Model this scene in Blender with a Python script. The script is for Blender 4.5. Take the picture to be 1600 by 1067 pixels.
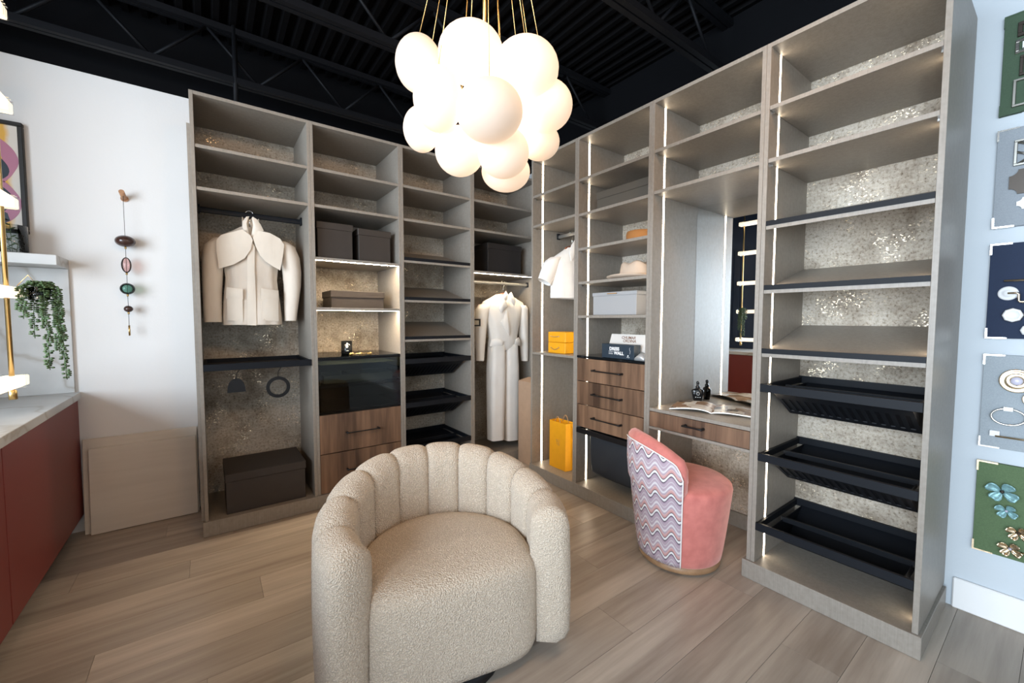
import bpy, math, random
from mathutils import Vector, Matrix
random.seed(7)
sc = bpy.context.scene
for o in list(bpy.data.objects):
    bpy.data.objects.remove(o)
C = sc.collection
PI = math.pi

# ------------------------------------------------------------------ camera
cam_d = bpy.data.cameras.new('camera')
cam_d.sensor_width = 36.0
cam_d.lens = 644.28 / 1600.0 * 36.0
cam_d.clip_start = 0.05
cam = bpy.data.objects.new('camera', cam_d)
C.objects.link(cam)
YAW, PITCH, ROLL = math.radians(36.3286), math.radians(3.0574), math.radians(0.0956)
_fw = Vector((math.sin(YAW) * math.cos(PITCH), math.cos(YAW) * math.cos(PITCH), -math.sin(PITCH)))
_r = Vector((math.cos(YAW), -math.sin(YAW), 0))
_u = _r.cross(_fw)
_r2 = _r * math.cos(ROLL) + _u * math.sin(ROLL)
_u2 = _u * math.cos(ROLL) - _r * math.sin(ROLL)
M = Matrix((( _r2.x, _u2.x, -_fw.x, -2.0300), (_r2.y, _u2.y, -_fw.y, -2.8319), (_r2.z, _u2.z, -_fw.z, 1.2232), (0, 0, 0, 1)))
cam.matrix_world = M
sc.camera = cam

# ------------------------------------------------------------------ light
sc.view_settings.view_transform = 'Standard'
sc.view_settings.look = 'None'
sc.view_settings.gamma = 1.0
sc.view_settings.use_curve_mapping = False
sc.view_settings.exposure = 0.33
try:
    sc.cycles.use_denoising = True
    sc.cycles.max_bounces = 10
    sc.cycles.diffuse_bounces = 6
    sc.cycles.sample_clamp_indirect = 4.0
    sc.cycles.caustics_reflective = False
    sc.cycles.caustics_refractive = False
except Exception:
    pass
world = bpy.data.worlds.new('daylight')
sc.world = world
world.use_nodes = True
_bg = world.node_tree.nodes['Background']
_bg.inputs[0].default_value = (0.62, 0.78, 1.0, 1)
_bg.inputs[1].default_value = 1.0

WIN_Y0, WIN_Y1, WIN_Z0, WIN_Z1 = -5.3, -0.60, 0.30, 2.75      # shop window in the far left wall
XL, XR, YB, YF, ZC = -3.3, 0.51, 0.5, -5.8, 3.0               # XL: navy partition behind the counter
XW = -5.4                                                     # outer left wall with the window
def area(name, loc, rot, sx, sy, energy, col):
    l = bpy.data.lights.new(name, 'AREA'); l.shape = 'RECTANGLE'; l.size = sx; l.size_y = sy
    l.energy = energy; l.color = col
    o = bpy.data.objects.new(name, l); C.objects.link(o); o.location = loc; o.rotation_euler = rot
    return o
# daylight entering through the shop window (facing +x)
area('window_daylight', (XW + 0.06, (WIN_Y0 + WIN_Y1) / 2, (WIN_Z0 + WIN_Z1) / 2), (0, -PI / 2, 0),
     WIN_Z1 - WIN_Z0, WIN_Y1 - WIN_Y0, 440.0, (0.76, 0.88, 1.0))

FILL_SPOT_W = 25.0                                              # each added warm fill spotlight

# ------------------------------------------------------------------ materials
MATS = {}
def nmat(name):
    m = bpy.data.materials.new(name); m.use_nodes = True
    nt = m.node_tree
    b = nt.nodes['Principled BSDF']
    MATS[name] = m
    return m, nt, b
def N(nt, t, **kw):
    n = nt.nodes.new(t)
    for k, v in kw.items():
        if k.startswith('i_'):
            n.inputs[k[2:].replace('_', ' ')].default_value = v
        else:
            setattr(n, k, v)
    return n
def LK(nt, a, b):
    nt.links.new(a, b)
def ramp(nt, fac, stops, interp='LINEAR'):
    r = nt.nodes.new('ShaderNodeValToRGB'); r.color_ramp.interpolation = interp
    e = r.color_ramp.elements
    while len(e) > 1: e.remove(e[-1])
    e[0].position = stops[0][0]; e[0].color = (*stops[0][1], 1)
    for p, c in stops[1:]:
        k = e.new(p); k.color = (*c, 1)
    if fac is not None: LK(nt, fac, r.inputs[0])
    return r
def coords(nt, scale=(1, 1, 1), kind='Object', rnd=False):
    tc = nt.nodes.new('ShaderNodeTexCoord'); mp = nt.nodes.new('ShaderNodeMapping')
    mp.inputs['Scale'].default_value = scale
    LK(nt, tc.outputs[kind], mp.inputs['Vector'])
    if rnd:
        oi = nt.nodes.new('ShaderNodeObjectInfo'); mu = nt.nodes.new('ShaderNodeMath'); mu.operation = 'MULTIPLY'; mu.inputs[1].default_value = 37.0
        LK(nt, oi.outputs['Random'], mu.inputs[0]); cb = nt.nodes.new('ShaderNodeCombineXYZ')
        for k in range(3): LK(nt, mu.outputs[0], cb.inputs[k])
        LK(nt, cb.outputs[0], mp.inputs['Location'])
    return mp.outputs[0]
def noise(nt, vec, scale, detail=3, rough=0.5):
    n = nt.nodes.new('ShaderNodeTexNoise'); n.inputs['Scale'].default_value = scale
    n.inputs['Detail'].default_value = detail; n.inputs['Roughness'].default_value = rough
    LK(nt, vec, n.inputs['Vector']); return n.outputs['Fac']
def bump(nt, b, h, strength=0.3, dist=0.01):
    n = nt.nodes.new('ShaderNodeBump'); n.inputs['Strength'].default_value = strength; n.inputs['Distance'].default_value = dist
    LK(nt, h, n.inputs['Height']); LK(nt, n.outputs[0], b.inputs['Normal'])
def plain(name, col, rough=0.5, metal=0.0, var=0.0, vscale=20, bmp=0.0, bscale=200, **kw):
    m, nt, b = nmat(name)
    b.inputs['Roughness'].default_value = rough; b.inputs['Metallic'].default_value = metal
    b.inputs['Base Color'].default_value = (*col, 1)
    for k, v in kw.items(): b.inputs[k.replace('_', ' ')].default_value = v
    v = coords(nt)
    if var:
        f = noise(nt, v, vscale)
        r = ramp(nt, f, [(0.3, tuple(c * (1 - var) for c in col)), (0.7, tuple(min(1, c * (1 + var)) for c in col))])
        LK(nt, r.outputs[0], b.inputs['Base Color'])
    if bmp:
        bump(nt, b, noise(nt, v, bscale), bmp, 0.004)
    return m
def emis(name, col, strength):
    m, nt, b = nmat(name)
    b.inputs['Base Color'].default_value = (0.8, 0.8, 0.8, 1)
    b.inputs['Emission Color'].default_value = (*col, 1); b.inputs['Emission Strength'].default_value = strength
    return m

# cabinet melamine: fine vertical grain
def cabinet_mat():
    m, nt, b = nmat('cabinet_melamine')
    f = noise(nt, coords(nt, (220, 220, 9), rnd=True), 1.0, 3)
    g = noise(nt, coords(nt, (60, 60, 60)), 1.0, 4)
    a = N(nt, 'ShaderNodeMath', operation='ADD'); LK(nt, f, a.inputs[0]); LK(nt, g, a.inputs[1])
    h = N(nt, 'ShaderNodeMath', operation='MULTIPLY'); h.inputs[1].default_value = 0.5; LK(nt, a.outputs[0], h.inputs[0])
    r = ramp(nt, h.outputs[0], [(0.3, (0.212, 0.186, 0.156)), (0.7, (0.290, 0.260, 0.222))])
    LK(nt, r.outputs[0], b.inputs['Base Color']); b.inputs['Roughness'].default_value = 0.42
    bump(nt, b, f, 0.08, 0.002)
cabinet_mat()
def stone_mat():
    m, nt, b = nmat('cork_stone_panel')
    v = coords(nt)
    big = noise(nt, v, 5.0, 5, 0.6); fine = noise(nt, v, 80.0, 4, 0.75); band = noise(nt, coords(nt, (14, 14, 150)), 1.0, 2)
    r1 = ramp(nt, big, [(0.32, (0.26, 0.21, 0.155)), (0.5, (0.50, 0.44, 0.36)), (0.68, (0.62, 0.565, 0.485))])
    r2 = ramp(nt, fine, [(0.32, (0.30, 0.24, 0.18)), (0.44, (0.82, 0.80, 0.77)), (0.62, (1.0, 1.0, 1.0)), (0.72, (1.15, 1.12, 1.05))])
    mx = N(nt, 'ShaderNodeMixRGB', blend_type='MULTIPLY'); mx.inputs[0].default_value = 1.0
    LK(nt, r1.outputs[0], mx.inputs[1]); LK(nt, r2.outputs[0], mx.inputs[2])
    r3 = ramp(nt, band, [(0.35, (0.85, 0.84, 0.83)), (0.6, (1, 1, 1))])
    mb_ = N(nt, 'ShaderNodeMixRGB', blend_type='MULTIPLY'); mb_.inputs[0].default_value = 0.6
    LK(nt, mx.outputs[0], mb_.inputs[1]); LK(nt, r3.outputs[0], mb_.inputs[2])
    mask = noise(nt, v, 6.5, 2); flake = noise(nt, coords(nt, (1, 1, 1.6)), 105.0, 2)
    s1 = ramp(nt, mask, [(0.50, (0, 0, 0)), (0.60, (1, 1, 1))]); s2 = ramp(nt, flake, [(0.61, (0, 0, 0)), (0.64, (1, 1, 1))])
    g = N(nt, 'ShaderNodeMath', operation='MULTIPLY'); LK(nt, s1.outputs[0], g.inputs[0]); LK(nt, s2.outputs[0], g.inputs[1])
    mg = N(nt, 'ShaderNodeMixRGB'); LK(nt, g.outputs[0], mg.inputs[0]); LK(nt, mb_.outputs[0], mg.inputs[1]); mg.inputs[2].default_value = (0.95, 0.80, 0.58, 1)
    LK(nt, mg.outputs[0], b.inputs['Base Color']); LK(nt, g.outputs[0], b.inputs['Metallic'])
    ro = N(nt, 'ShaderNodeMapRange'); LK(nt, g.outputs[0], ro.inputs[0]); ro.inputs[3].default_value = 0.7; ro.inputs[4].default_value = 0.25
    LK(nt, ro.outputs[0], b.inputs['Roughness'])
    bump(nt, b, fine, 0.5, 0.006)
stone_mat()
def wood_mat(name, dark, light, axis, rough=0.45, tint=0.0, sc_=1.0, lo=0.33, hi=0.66):
    m, nt, b = nmat(name)
    s = [26 * sc_, 26 * sc_, 26 * sc_]; s[axis] = 1.6 * sc_
    v = coords(nt, tuple(s), rnd=True)
    f = noise(nt, v, 1.0, 6, 0.62)
    s2 = [7 * sc_, 7 * sc_, 7 * sc_]; s2[axis] = 0.9 * sc_
    g = noise(nt, coords(nt, tuple(s2), rnd=True), 1.0, 3)
    mx = N(nt, 'ShaderNodeMath', operation='ADD'); LK(nt, f, mx.inputs[0]); LK(nt, g, mx.inputs[1])
    hf = N(nt, 'ShaderNodeMath', operation='MULTIPLY'); hf.inputs[1].default_value = 0.5; LK(nt, mx.outputs[0], hf.inputs[0])
    mid = tuple((a + c) / 2 for a, c in zip(dark, light))
    r = ramp(nt, hf.outputs[0], [(lo, dark), (0.5, mid), (hi, light)])
    out = r.outputs[0]
    if tint:
        oi = N(nt, 'ShaderNodeObjectInfo'); mr = N(nt, 'ShaderNodeMapRange'); LK(nt, oi.outputs['Random'], mr.inputs[0])
        mr.inputs[3].default_value = 1 - tint; mr.inputs[4].default_value = 1 + tint
        vm = N(nt, 'ShaderNodeVectorMath', operation='SCALE'); LK(nt, out, vm.inputs[0]); LK(nt, mr.outputs[0], vm.inputs['Scale']); out = vm.outputs[0]
    LK(nt, out, b.inputs['Base Color']); b.inputs['Roughness'].default_value = rough
    bump(nt, b, f, 0.12, 0.002)
    return m
wood_mat('plank_wood', (0.248, 0.202, 0.162), (0.47, 0.41, 0.345), 0, 0.33, 0.13)
wood_mat('walnut', (0.058, 0.030, 0.017), (0.228, 0.130, 0.076), 2, 0.45, 0.06, 1.0, .38, .61)
wood_mat('honey_wood', (0.22, 0.12, 0.06), (0.42, 0.26, 0.14), 0, 0.4)
wood_mat('pale_board', (0.64, 0.575, 0.49), (0.74, 0.68, 0.59), 0, 0.55)
def marble_mat():
    m, nt, b = nmat('pale_marble')
    v = coords(nt)
    d = noise(nt, v, 3.0, 4); w = N(nt, 'ShaderNodeTexWave', wave_type='BANDS', bands_direction='DIAGONAL')
    w.inputs['Scale'].default_value = 1.6; w.inputs['Distortion'].default_value = 9.0; w.inputs['Detail'].default_value = 4; w.inputs['Detail Scale'].default_value = 1.6
    LK(nt, v, w.inputs['Vector'])
    r1 = ramp(nt, w.outputs['Fac'], [(0.0, (0.50, 0.47, 0.43)), (0.03, (0.60, 0.59, 0.57)), (0.15, (0.66, 0.66, 0.65))])
    r2 = ramp(nt, d, [(0.3, (0.72, 0.72, 0.71)), (0.7, (1, 1, 1))])
    mx = N(nt, 'ShaderNodeMixRGB', blend_type='MULTIPLY'); mx.inputs[0].default_value = 1
    LK(nt, r1.outputs[0], mx.inputs[1]); LK(nt, r2.outputs[0], mx.inputs[2])
    LK(nt, mx.outputs[0], b.inputs['Base Color']); b.inputs['Roughness'].default_value = 0.35
marble_mat()
def boucle_mat():
    m, nt, b = nmat('cream_boucle')
    v = coords(nt)
    n1 = N(nt, 'ShaderNodeTexVoronoi'); n1.inputs['Scale'].default_value = 210.0; LK(nt, v, n1.inputs['Vector'])
    n2 = noise(nt, v, 130.0, 3, 0.7)
    a = N(nt, 'ShaderNodeMath', operation='SUBTRACT'); LK(nt, n2, a.inputs[0]); LK(nt, n1.outputs['Distance'], a.inputs[1])
    r = ramp(nt, a.outputs[0], [(0.0, (0.56, 0.465, 0.36)), (0.35, (0.81, 0.705, 0.575))])
    LK(nt, r.outputs[0], b.inputs['Base Color']); b.inputs['Roughness'].default_value = 0.95
    b.inputs['Sheen Weight'].default_value = 0.2
    bump(nt, b, a.outputs[0], 0.9, 0.006)
boucle_mat()
def velvet_mat():
    m, nt, b = nmat('coral_velvet')
    f = noise(nt, coords(nt), 22.0, 4)
    r = ramp(nt, f, [(0.3, (0.47, 0.135, 0.115)), (0.7, (0.60, 0.195, 0.165))])
    LK(nt, r.outputs[0], b.inputs['Base Color']); b.inputs['Roughness'].default_value = 0.8
    b.inputs['Sheen Weight'].default_value = 0.7; b.inputs['Sheen Tint'].default_value = (1.0, 0.62, 0.55, 1)
velvet_mat()
def zigzag_mat():
    m, nt, b = nmat('zigzag_weave')
    uv = N(nt, 'ShaderNodeUVMap'); sp = N(nt, 'ShaderNodeSeparateXYZ'); LK(nt, uv.outputs[0], sp.inputs[0])
    fr = N(nt, 'ShaderNodeMath', operation='PINGPONG'); fr.inputs[1].default_value = 0.5
    ms = N(nt, 'ShaderNodeMath', operation='MULTIPLY'); ms.inputs[1].default_value = 1 / 0.072; LK(nt, sp.outputs[0], ms.inputs[0]); LK(nt, ms.outputs[0], fr.inputs[0])
    sm = N(nt, 'ShaderNodeMapRange', interpolation_type='SMOOTHSTEP'); sm.inputs[2].default_value = 0.5; sm.inputs[3].default_value = 0; sm.inputs[4].default_value = 0.036; LK(nt, fr.outputs[0], sm.inputs[0])
    ad = N(nt, 'ShaderNodeMath', operation='ADD'); LK(nt, sp.outputs[1], ad.inputs[0]); LK(nt, sm.outputs[0], ad.inputs[1])
    sd = N(nt, 'ShaderNodeMath', operation='MULTIPLY'); sd.inputs[1].default_value = 1 / 0.098; LK(nt, ad.outputs[0], sd.inputs[0])
    fc = N(nt, 'ShaderNodeMath', operation='FRACT'); LK(nt, sd.outputs[0], fc.inputs[0])
    W = (0.70, 0.68, 0.68); P = (0.50, 0.27, 0.26); L = (0.40, 0.31, 0.36); Dk = (0.05, 0.035, 0.05); G = (0.52, 0.46, 0.49); mau = (0.30, 0.22, 0.28)
    r = ramp(nt, fc.outputs[0], [(0.0, L), (0.08, mau), (0.14, Dk), (0.185, W), (0.31, Dk), (0.35, P), (0.45, (0.56, 0.36, 0.34)), (0.52, L), (0.60, G), (0.655, W), (0.69, G), (0.75, L), (0.86, G), (0.92, L)], 'CONSTANT')
    LK(nt, r.outputs[0], b.inputs['Base Color']); b.inputs['Roughness'].default_value = 0.85
    bump(nt, b, noise(nt, coords(nt), 500.0), 0.2, 0.001)
zigzag_mat()
def quilt_mat():
    m, nt, b = nmat('quilted_black_cloth')
    b.inputs['Base Color'].default_value = (0.018, 0.022, 0.028, 1); b.inputs['Roughness'].default_value = 0.7
    w = N(nt, 'ShaderNodeTexWave', wave_type='BANDS', bands_direction='DIAGONAL', wave_profile='SIN'); w.inputs['Scale'].default_value = 2.6
    LK(nt, coords(nt), w.inputs['Vector']); bump(nt, b, w.outputs['Fac'], 0.6, 0.02)
quilt_mat()
def art_mat():
    m, nt, b = nmat('abstract_print')
    uv = N(nt, 'ShaderNodeUVMap'); n = noise(nt, uv.outputs[0], 4.0, 3)
    sp = N(nt, 'ShaderNodeSeparateXYZ'); LK(nt, uv.outputs[0], sp.inputs[0])
    a = N(nt, 'ShaderNodeMath', operation='MULTIPLY_ADD'); LK(nt, n, a.inputs[0]); a.inputs[1].default_value = 0.12; LK(nt, sp.outputs[0], a.inputs[2])
    r = ramp(nt, a.outputs[0], [(0.0, (0.75, 0.42, 0.06)), (0.955, (0.80, 0.46, 0.08)), (1.0, (0.80, 0.74, 0.66))])
    LK(nt, r.outputs[0], b.inputs['Base Color']); b.inputs['Roughness'].default_value = 0.35
art_mat()
def mag_mat():
    m, nt, b = nmat('magazine_print')
    uv = N(nt, 'ShaderNodeUVMap')
    br = N(nt, 'ShaderNodeTexVoronoi', distance='CHEBYCHEV'); br.inputs['Scale'].default_value = 3.2; LK(nt, uv.outputs[0], br.inputs['Vector'])
    sp = N(nt, 'ShaderNodeSeparateXYZ'); LK(nt, br.outputs['Color'], sp.inputs[0])
    r = ramp(nt, sp.outputs[0], [(0.0, (0.75, 0.72, 0.66)), (0.25, (0.28, 0.16, 0.08)), (0.5, (0.42, 0.27, 0.15)), (0.68, (0.12, 0.09, 0.07)), (0.8, (0.66, 0.60, 0.52))], 'CONSTANT')
    LK(nt, r.outputs[0], b.inputs['Base Color']); b.inputs['Roughness'].default_value = 0.25
mag_mat()
def cloth_mat(name, col):
    m, nt, b = nmat(name)
    v = coords(nt); f = noise(nt, v, 9.0, 3)
    r = ramp(nt, f, [(0.3, tuple(c * 0.93 for c in col)), (0.7, col)])
    LK(nt, r.outputs[0], b.inputs['Base Color']); b.inputs['Roughness'].default_value = 0.8
    b.inputs['Sheen Weight'].default_value = 0.15
    bump(nt, b, noise(nt, coords(nt, (11, 11, 4)), 1.0, 3), 0.35, 0.02)
cloth_mat('ivory_silk', (0.74, 0.67, 0.58)); cloth_mat('ivory_layer', (0.78, 0.71, 0.61)); cloth_mat('white_cotton', (0.84, 0.82, 0.79)); cloth_mat('cream_crepe', (0.80, 0.76, 0.70))
def globe_mat():
    m, nt, b = nmat('frosted_globe')
    b.inputs['Base Color'].default_value = (0.36, 0.33, 0.30, 1); b.inputs['Roughness'].default_value = 0.6; b.inputs['Specular IOR Level'].default_value = 0.1
    b.inputs['Emission Color'].default_value = (1.0, 0.70, 0.47, 1)
    tc = N(nt, 'ShaderNodeTexCoord'); ln = N(nt, 'ShaderNodeVectorMath', operation='LENGTH'); LK(nt, tc.outputs['Object'], ln.inputs[0])
    mr = N(nt, 'ShaderNodeMapRange'); LK(nt, ln.outputs['Value'], mr.inputs[0])      # glass nearer the lamp core glows brighter
    mr.inputs[1].default_value = .10; mr.inputs[2].default_value = .36; mr.inputs[3].default_value = 1.5; mr.inputs[4].default_value = .43
    LK(nt, mr.outputs[0], b.inputs['Emission Strength'])
globe_mat()
def glass(name, col, rough=0.0, thin=0.8):
    m, nt, b = nmat(name)
    out = nt.nodes['Material Output']; tr = N(nt, 'ShaderNodeBsdfTransparent'); tr.inputs[0].default_value = (*col, 1)
    gl = N(nt, 'ShaderNodeBsdfGlossy'); gl.inputs['Roughness'].default_value = 0.03
    lw = N(nt, 'ShaderNodeFresnel'); lw.inputs['IOR'].default_value = 1.45
    mx = N(nt, 'ShaderNodeMixShader'); LK(nt, lw.outputs[0], mx.inputs[0]); LK(nt, tr.outputs[0], mx.inputs[1]); LK(nt, gl.outputs[0], mx.inputs[2])
    LK(nt, mx.outputs[0], out.inputs[0])
glass('clear_glass', (0.93, 0.95, 0.95)); glass('smoked_glass', (0.52, 0.54, 0.51)); glass('pink_glass', (0.90, 0.72, 0.70)); glass('green_glass', (0.42, 0.62, 0.55)); glass('window_glass', (0.95, 0.97, 0.98))
plain('white_wall', (0.80, 0.79, 0.775), 0.75, bmp=0.12, bscale=90)
plain('pale_blue_wall', (0.53, 0.575, 0.61), 0.75, bmp=0.12, bscale=90)
plain('black_paint', (0.0035, 0.0038, 0.0047), 0.75, bmp=0.2, bscale=30, Specular_IOR_Level=0.06)
plain('black_steel', (0.0055, 0.006, 0.0075), 0.55, Specular_IOR_Level=0.12)
plain('deck_steel', (0.003, 0.003, 0.0035), 0.65, Specular_IOR_Level=0.06)
plain('navy_paint', (0.012, 0.022, 0.050), 0.45)
plain('sub_floor', (0.10, 0.085, 0.07), 0.8)
plain('red_lacquer', (0.185, 0.030, 0.025), 0.45, bmp=0.03, bscale=400)
plain('dark_metal', (0.0065, 0.008, 0.011), 0.48, Specular_IOR_Level=0.18)
plain('handle_black', (0.007, 0.007, 0.008), 0.4, Specular_IOR_Level=0.3)
plain('rail_grey', (0.28, 0.28, 0.27), 0.3, 0.8)
plain('chrome', (0.8, 0.8, 0.8), 0.12, 1.0)
plain('brass', (0.62, 0.42, 0.17), 0.28, 1.0)
plain('pale_gold', (0.78, 0.62, 0.42), 0.25, 1.0)
plain('nickel', (0.72, 0.70, 0.66), 0.2, 1.0)
plain('bronze', (0.05, 0.04, 0.032), 0.4, 0.6)
plain('pewter', (0.30, 0.29, 0.26), 0.35, 0.9)
plain('mirror_silver', (0.90, 0.92, 0.91), 0.0, 1.0)
plain('black_glass', (0.008, 0.009, 0.010), 0.04)
plain('box_brown', (0.034, 0.026, 0.021), 0.6, var=0.06, bmp=0.1, bscale=500)
plain('box_black', (0.020, 0.017, 0.016), 0.6, bmp=0.1, bscale=500)
plain('box_olive', (0.085, 0.075, 0.060), 0.6)
plain('box_grey', (0.33, 0.33, 0.33), 0.6, bmp=0.1, bscale=600)
plain('felt_grey', (0.26, 0.27, 0.22), 0.9)
plain('cardboard', (0.40, 0.27, 0.18), 0.8, var=0.05)
plain('marigold', (0.80, 0.36, 0.008), 0.5, var=0.03)
plain('leather_tan', (0.45, 0.25, 0.10), 0.5)
plain('hat_felt', (0.54, 0.42, 0.32), 0.9, bmp=0.2, bscale=300)
plain('hat_rust', (0.36, 0.15, 0.04), 0.9, bmp=0.2, bscale=300)
plain('card_navy', (0.020, 0.034, 0.050), 0.35)
plain('card_white', (0.66, 0.63, 0.59), 0.4)
plain('print_white', (0.85, 0.85, 0.85), 0.5)
plain('print_brown', (0.20, 0.10, 0.06), 0.5)
plain('paper_white', (0.80, 0.79, 0.76), 0.5)
plain('linen_green', (0.085, 0.135, 0.062), 0.85, var=0.12, vscale=300)
plain('linen_darkgreen', (0.050, 0.085, 0.050), 0.85, var=0.12, vscale=300)
plain('linen_grey', (0.30, 0.335, 0.36), 0.85, var=0.08, vscale=300)
plain('linen_slate', (0.26, 0.285, 0.31), 0.85, var=0.08, vscale=300)
plain('linen_navy', (0.006, 0.016, 0.045), 0.8, var=0.1, vscale=300)
plain('verdigris', (0.20, 0.36, 0.37), 0.4, 0.3, var=0.2, vscale=120)
plain('opal', (0.52, 0.50, 0.60), 0.15)
plain('white_enamel', (0.74, 0.74, 0.74), 0.3)
plain('piping_white', (0.80, 0.78, 0.76), 0.7)
plain('leaf_green', (0.055, 0.10, 0.035), 0.5, var=0.35, vscale=60)
plain('amber_glass', (0.055, 0.028, 0.022), 0.08)
plain('peg_wood', (0.45, 0.24, 0.13), 0.5)
plain('hanger_wood', (0.20, 0.06, 0.025), 0.35)
plain('art_pink', (0.50, 0.20, 0.30), 0.4); plain('art_navy', (0.016, 0.030, 0.050), 0.4)
plain('frame_black', (0.012, 0.011, 0.010), 0.5)
plain('silver_cloth', (0.45, 0.46, 0.46), 0.35, 0.4)
plain('shadow_gap', (0.006, 0.006, 0.006), 0.9)
emis('led_glow', (1.0, 0.83, 0.62), 14.0)
emis('led_glow_corner', (1.0, 0.80, 0.56), 70.0)
emis('led_glow_niche', (1.0, 0.80, 0.56), 150.0)
emis('fill_spot_glow', (1.0, 0.80, 0.58), 6.0)
emis('crystal_glow', (1.0, 0.80, 0.58), 1.15)

# ------------------------------------------------------------------ mesh helpers
class MB:
    def __init__(s): s.v = []; s.f = []; s.uv = {}; s.sm = set()
    def add(s, vs, fs, smooth=False, uvs=None):
        o = len(s.v); s.v += [tuple(p) for p in vs]
        for k, f in enumerate(fs):
            if smooth: s.sm.add(len(s.f))
            if uvs: s.uv[len(s.f)] = uvs[k]
            s.f.append(tuple(i + o for i in f))
        return s
    def box(s, x0, x1, y0, y1, z0, z1):
        x0, x1 = min(x0, x1), max(x0, x1); y0, y1 = min(y0, y1), max(y0, y1); z0, z1 = min(z0, z1), max(z0, z1)
        v = [(x, y, z) for z in (z0, z1) for y in (y0, y1) for x in (x0, x1)]
        return s.add(v, [(0, 2, 3, 1), (4, 5, 7, 6), (0, 1, 5, 4), (2, 6, 7, 3), (0, 4, 6, 2), (1, 3, 7, 5)])
    def hexa(s, pts):   # 8 points: bottom 4 ccw, top 4 ccw
        return s.add(pts, [(3, 2, 1, 0), (4, 5, 6, 7), (0, 1, 5, 4), (1, 2, 6, 5), (2, 3, 7, 6), (3, 0, 4, 7)])
    def rings(s, rings, cap0=True, cap1=True, closed=True, smooth=True):
        n = len(rings[0]); vs = [p for r in rings for p in r]; fs = []
        for i in range(len(rings) - 1):
            for j in range(n if closed else n - 1):
                k = (j + 1) % n
                fs.append((i * n + j, i * n + k, (i + 1) * n + k, (i + 1) * n + j))
        s.add(vs, fs, smooth)
        o = len(s.v) - len(vs)
        if cap0 and closed: s.f.append(tuple(o + j for j in reversed(range(n))))
        if cap1 and closed: s.f.append(tuple(o + (len(rings) - 1) * n + j for j in range(n)))
        return s
    def tube(s, path, r, n=8, cap=True):
        P = [Vector(p) for p in path]; R = []
        rr = r if isinstance(r, (list, tuple)) else [r] * len(P)
        up = None
        for i, p in enumerate(P):
            t = (P[min(i + 1, len(P) - 1)] - P[max(i - 1, 0)]).normalized()
            if up is None:
                up = Vector((0, 0, 1)) if abs(t.z) < 0.9 else Vector((1, 0, 0))
            a = t.cross(up); 
            if a.length < 1e-5: a = t.cross(Vector((0, 1, 0)))
            a.normalize(); b = a.cross(t).normalized(); up = b
            R.append([p + (a * math.cos(2 * PI * k / n) + b * math.sin(2 * PI * k / n)) * rr[i] for k in range(n)])
        return s.rings(R, cap, cap)
    def lathe(s, prof, c=(0, 0, 0), n=24, axis='z', sx=1, sy=1):
        R = []
        for r, h in prof:
            ring = []
            for k in range(n):
                a = 2 * PI * k / n; x, y = r * math.cos(a) * sx, r * math.sin(a) * sy
                if axis == 'z': ring.append((c[0] + x, c[1] + y, c[2] + h))
                elif axis == 'x': ring.append((c[0] + h, c[1] + x, c[2] + y))
                else: ring.append((c[0] + y, c[1] + h, c[2] + x))
            R.append(ring)
        return s.rings(R)
    def ell(s, c, rx, ry, rz, n=16, m=10, rot=None):
        R = []
        for i in range(m + 1):
            p = PI * i / m; r = max(math.sin(p), 1e-3)
            ring = []
            for k in range(n):
                a = 2 * PI * k / n; q = Vector((rx * r * math.cos(a), ry * r * math.sin(a), -rz * math.cos(p)))
                if rot: q = rot @ q
                ring.append(Vector(c) + q)
            R.append(ring)
        return s.rings(R)
    def xform(s, fn):
        s.v = [tuple(fn(*p)) for p in s.v]; return s
    def build(s, name, mat, parent=None, bevel=0, seg=1):
        org = Vector(parent.get('_o', (0, 0, 0))) if parent else Vector((0, 0, 0))
        if parent is None and s.v:
            xs = [p[0] for p in s.v]; ys = [p[1] for p in s.v]; zs = [p[2] for p in s.v]
            org = Vector(((min(xs) + max(xs)) / 2, (min(ys) + max(ys)) / 2, min(zs)))
        me = bpy.data.meshes.new(name)
        me.from_pydata([tuple(Vector(p) - org) for p in s.v], [], s.f)
        if s.uv:
            ul = me.uv_layers.new(name='UVMap')
            for pi, p in enumerate(me.polygons):
                if pi in s.uv:
                    for li, c in zip(p.loop_indices, s.uv[pi]): ul.data[li].uv = c
        for i in s.sm: me.polygons[i].use_smooth = True
        me.materials.append(MATS[mat]); me.update()
        o = bpy.data.objects.new(name, me); C.objects.link(o)
        if parent: o.parent = parent; o['_o'] = tuple(org)
        else: o.location = org; o['_o'] = tuple(org)
        if bevel:
            b = o.modifiers.new('bevel', 'BEVEL'); b.width = bevel; b.segments = seg; b.limit_method = 'ANGLE'
        return o
def thing(name, label, cat, loc, group=None):
    o = bpy.data.objects.new(name, None); C.objects.link(o); o.location = loc; o['_o'] = tuple(loc); o.empty_display_size = 0.05
    o['label'] = label; o['category'] = cat
    if group: o['group'] = group
    return o
def tag(o, label, cat, group=None):
    o['label'] = label; o['category'] = cat
    if group: o['group'] = group
    return o
def struct(o, label=None):
    o['kind'] = 'structure'
    if label: o['label'] = label
    return o
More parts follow.
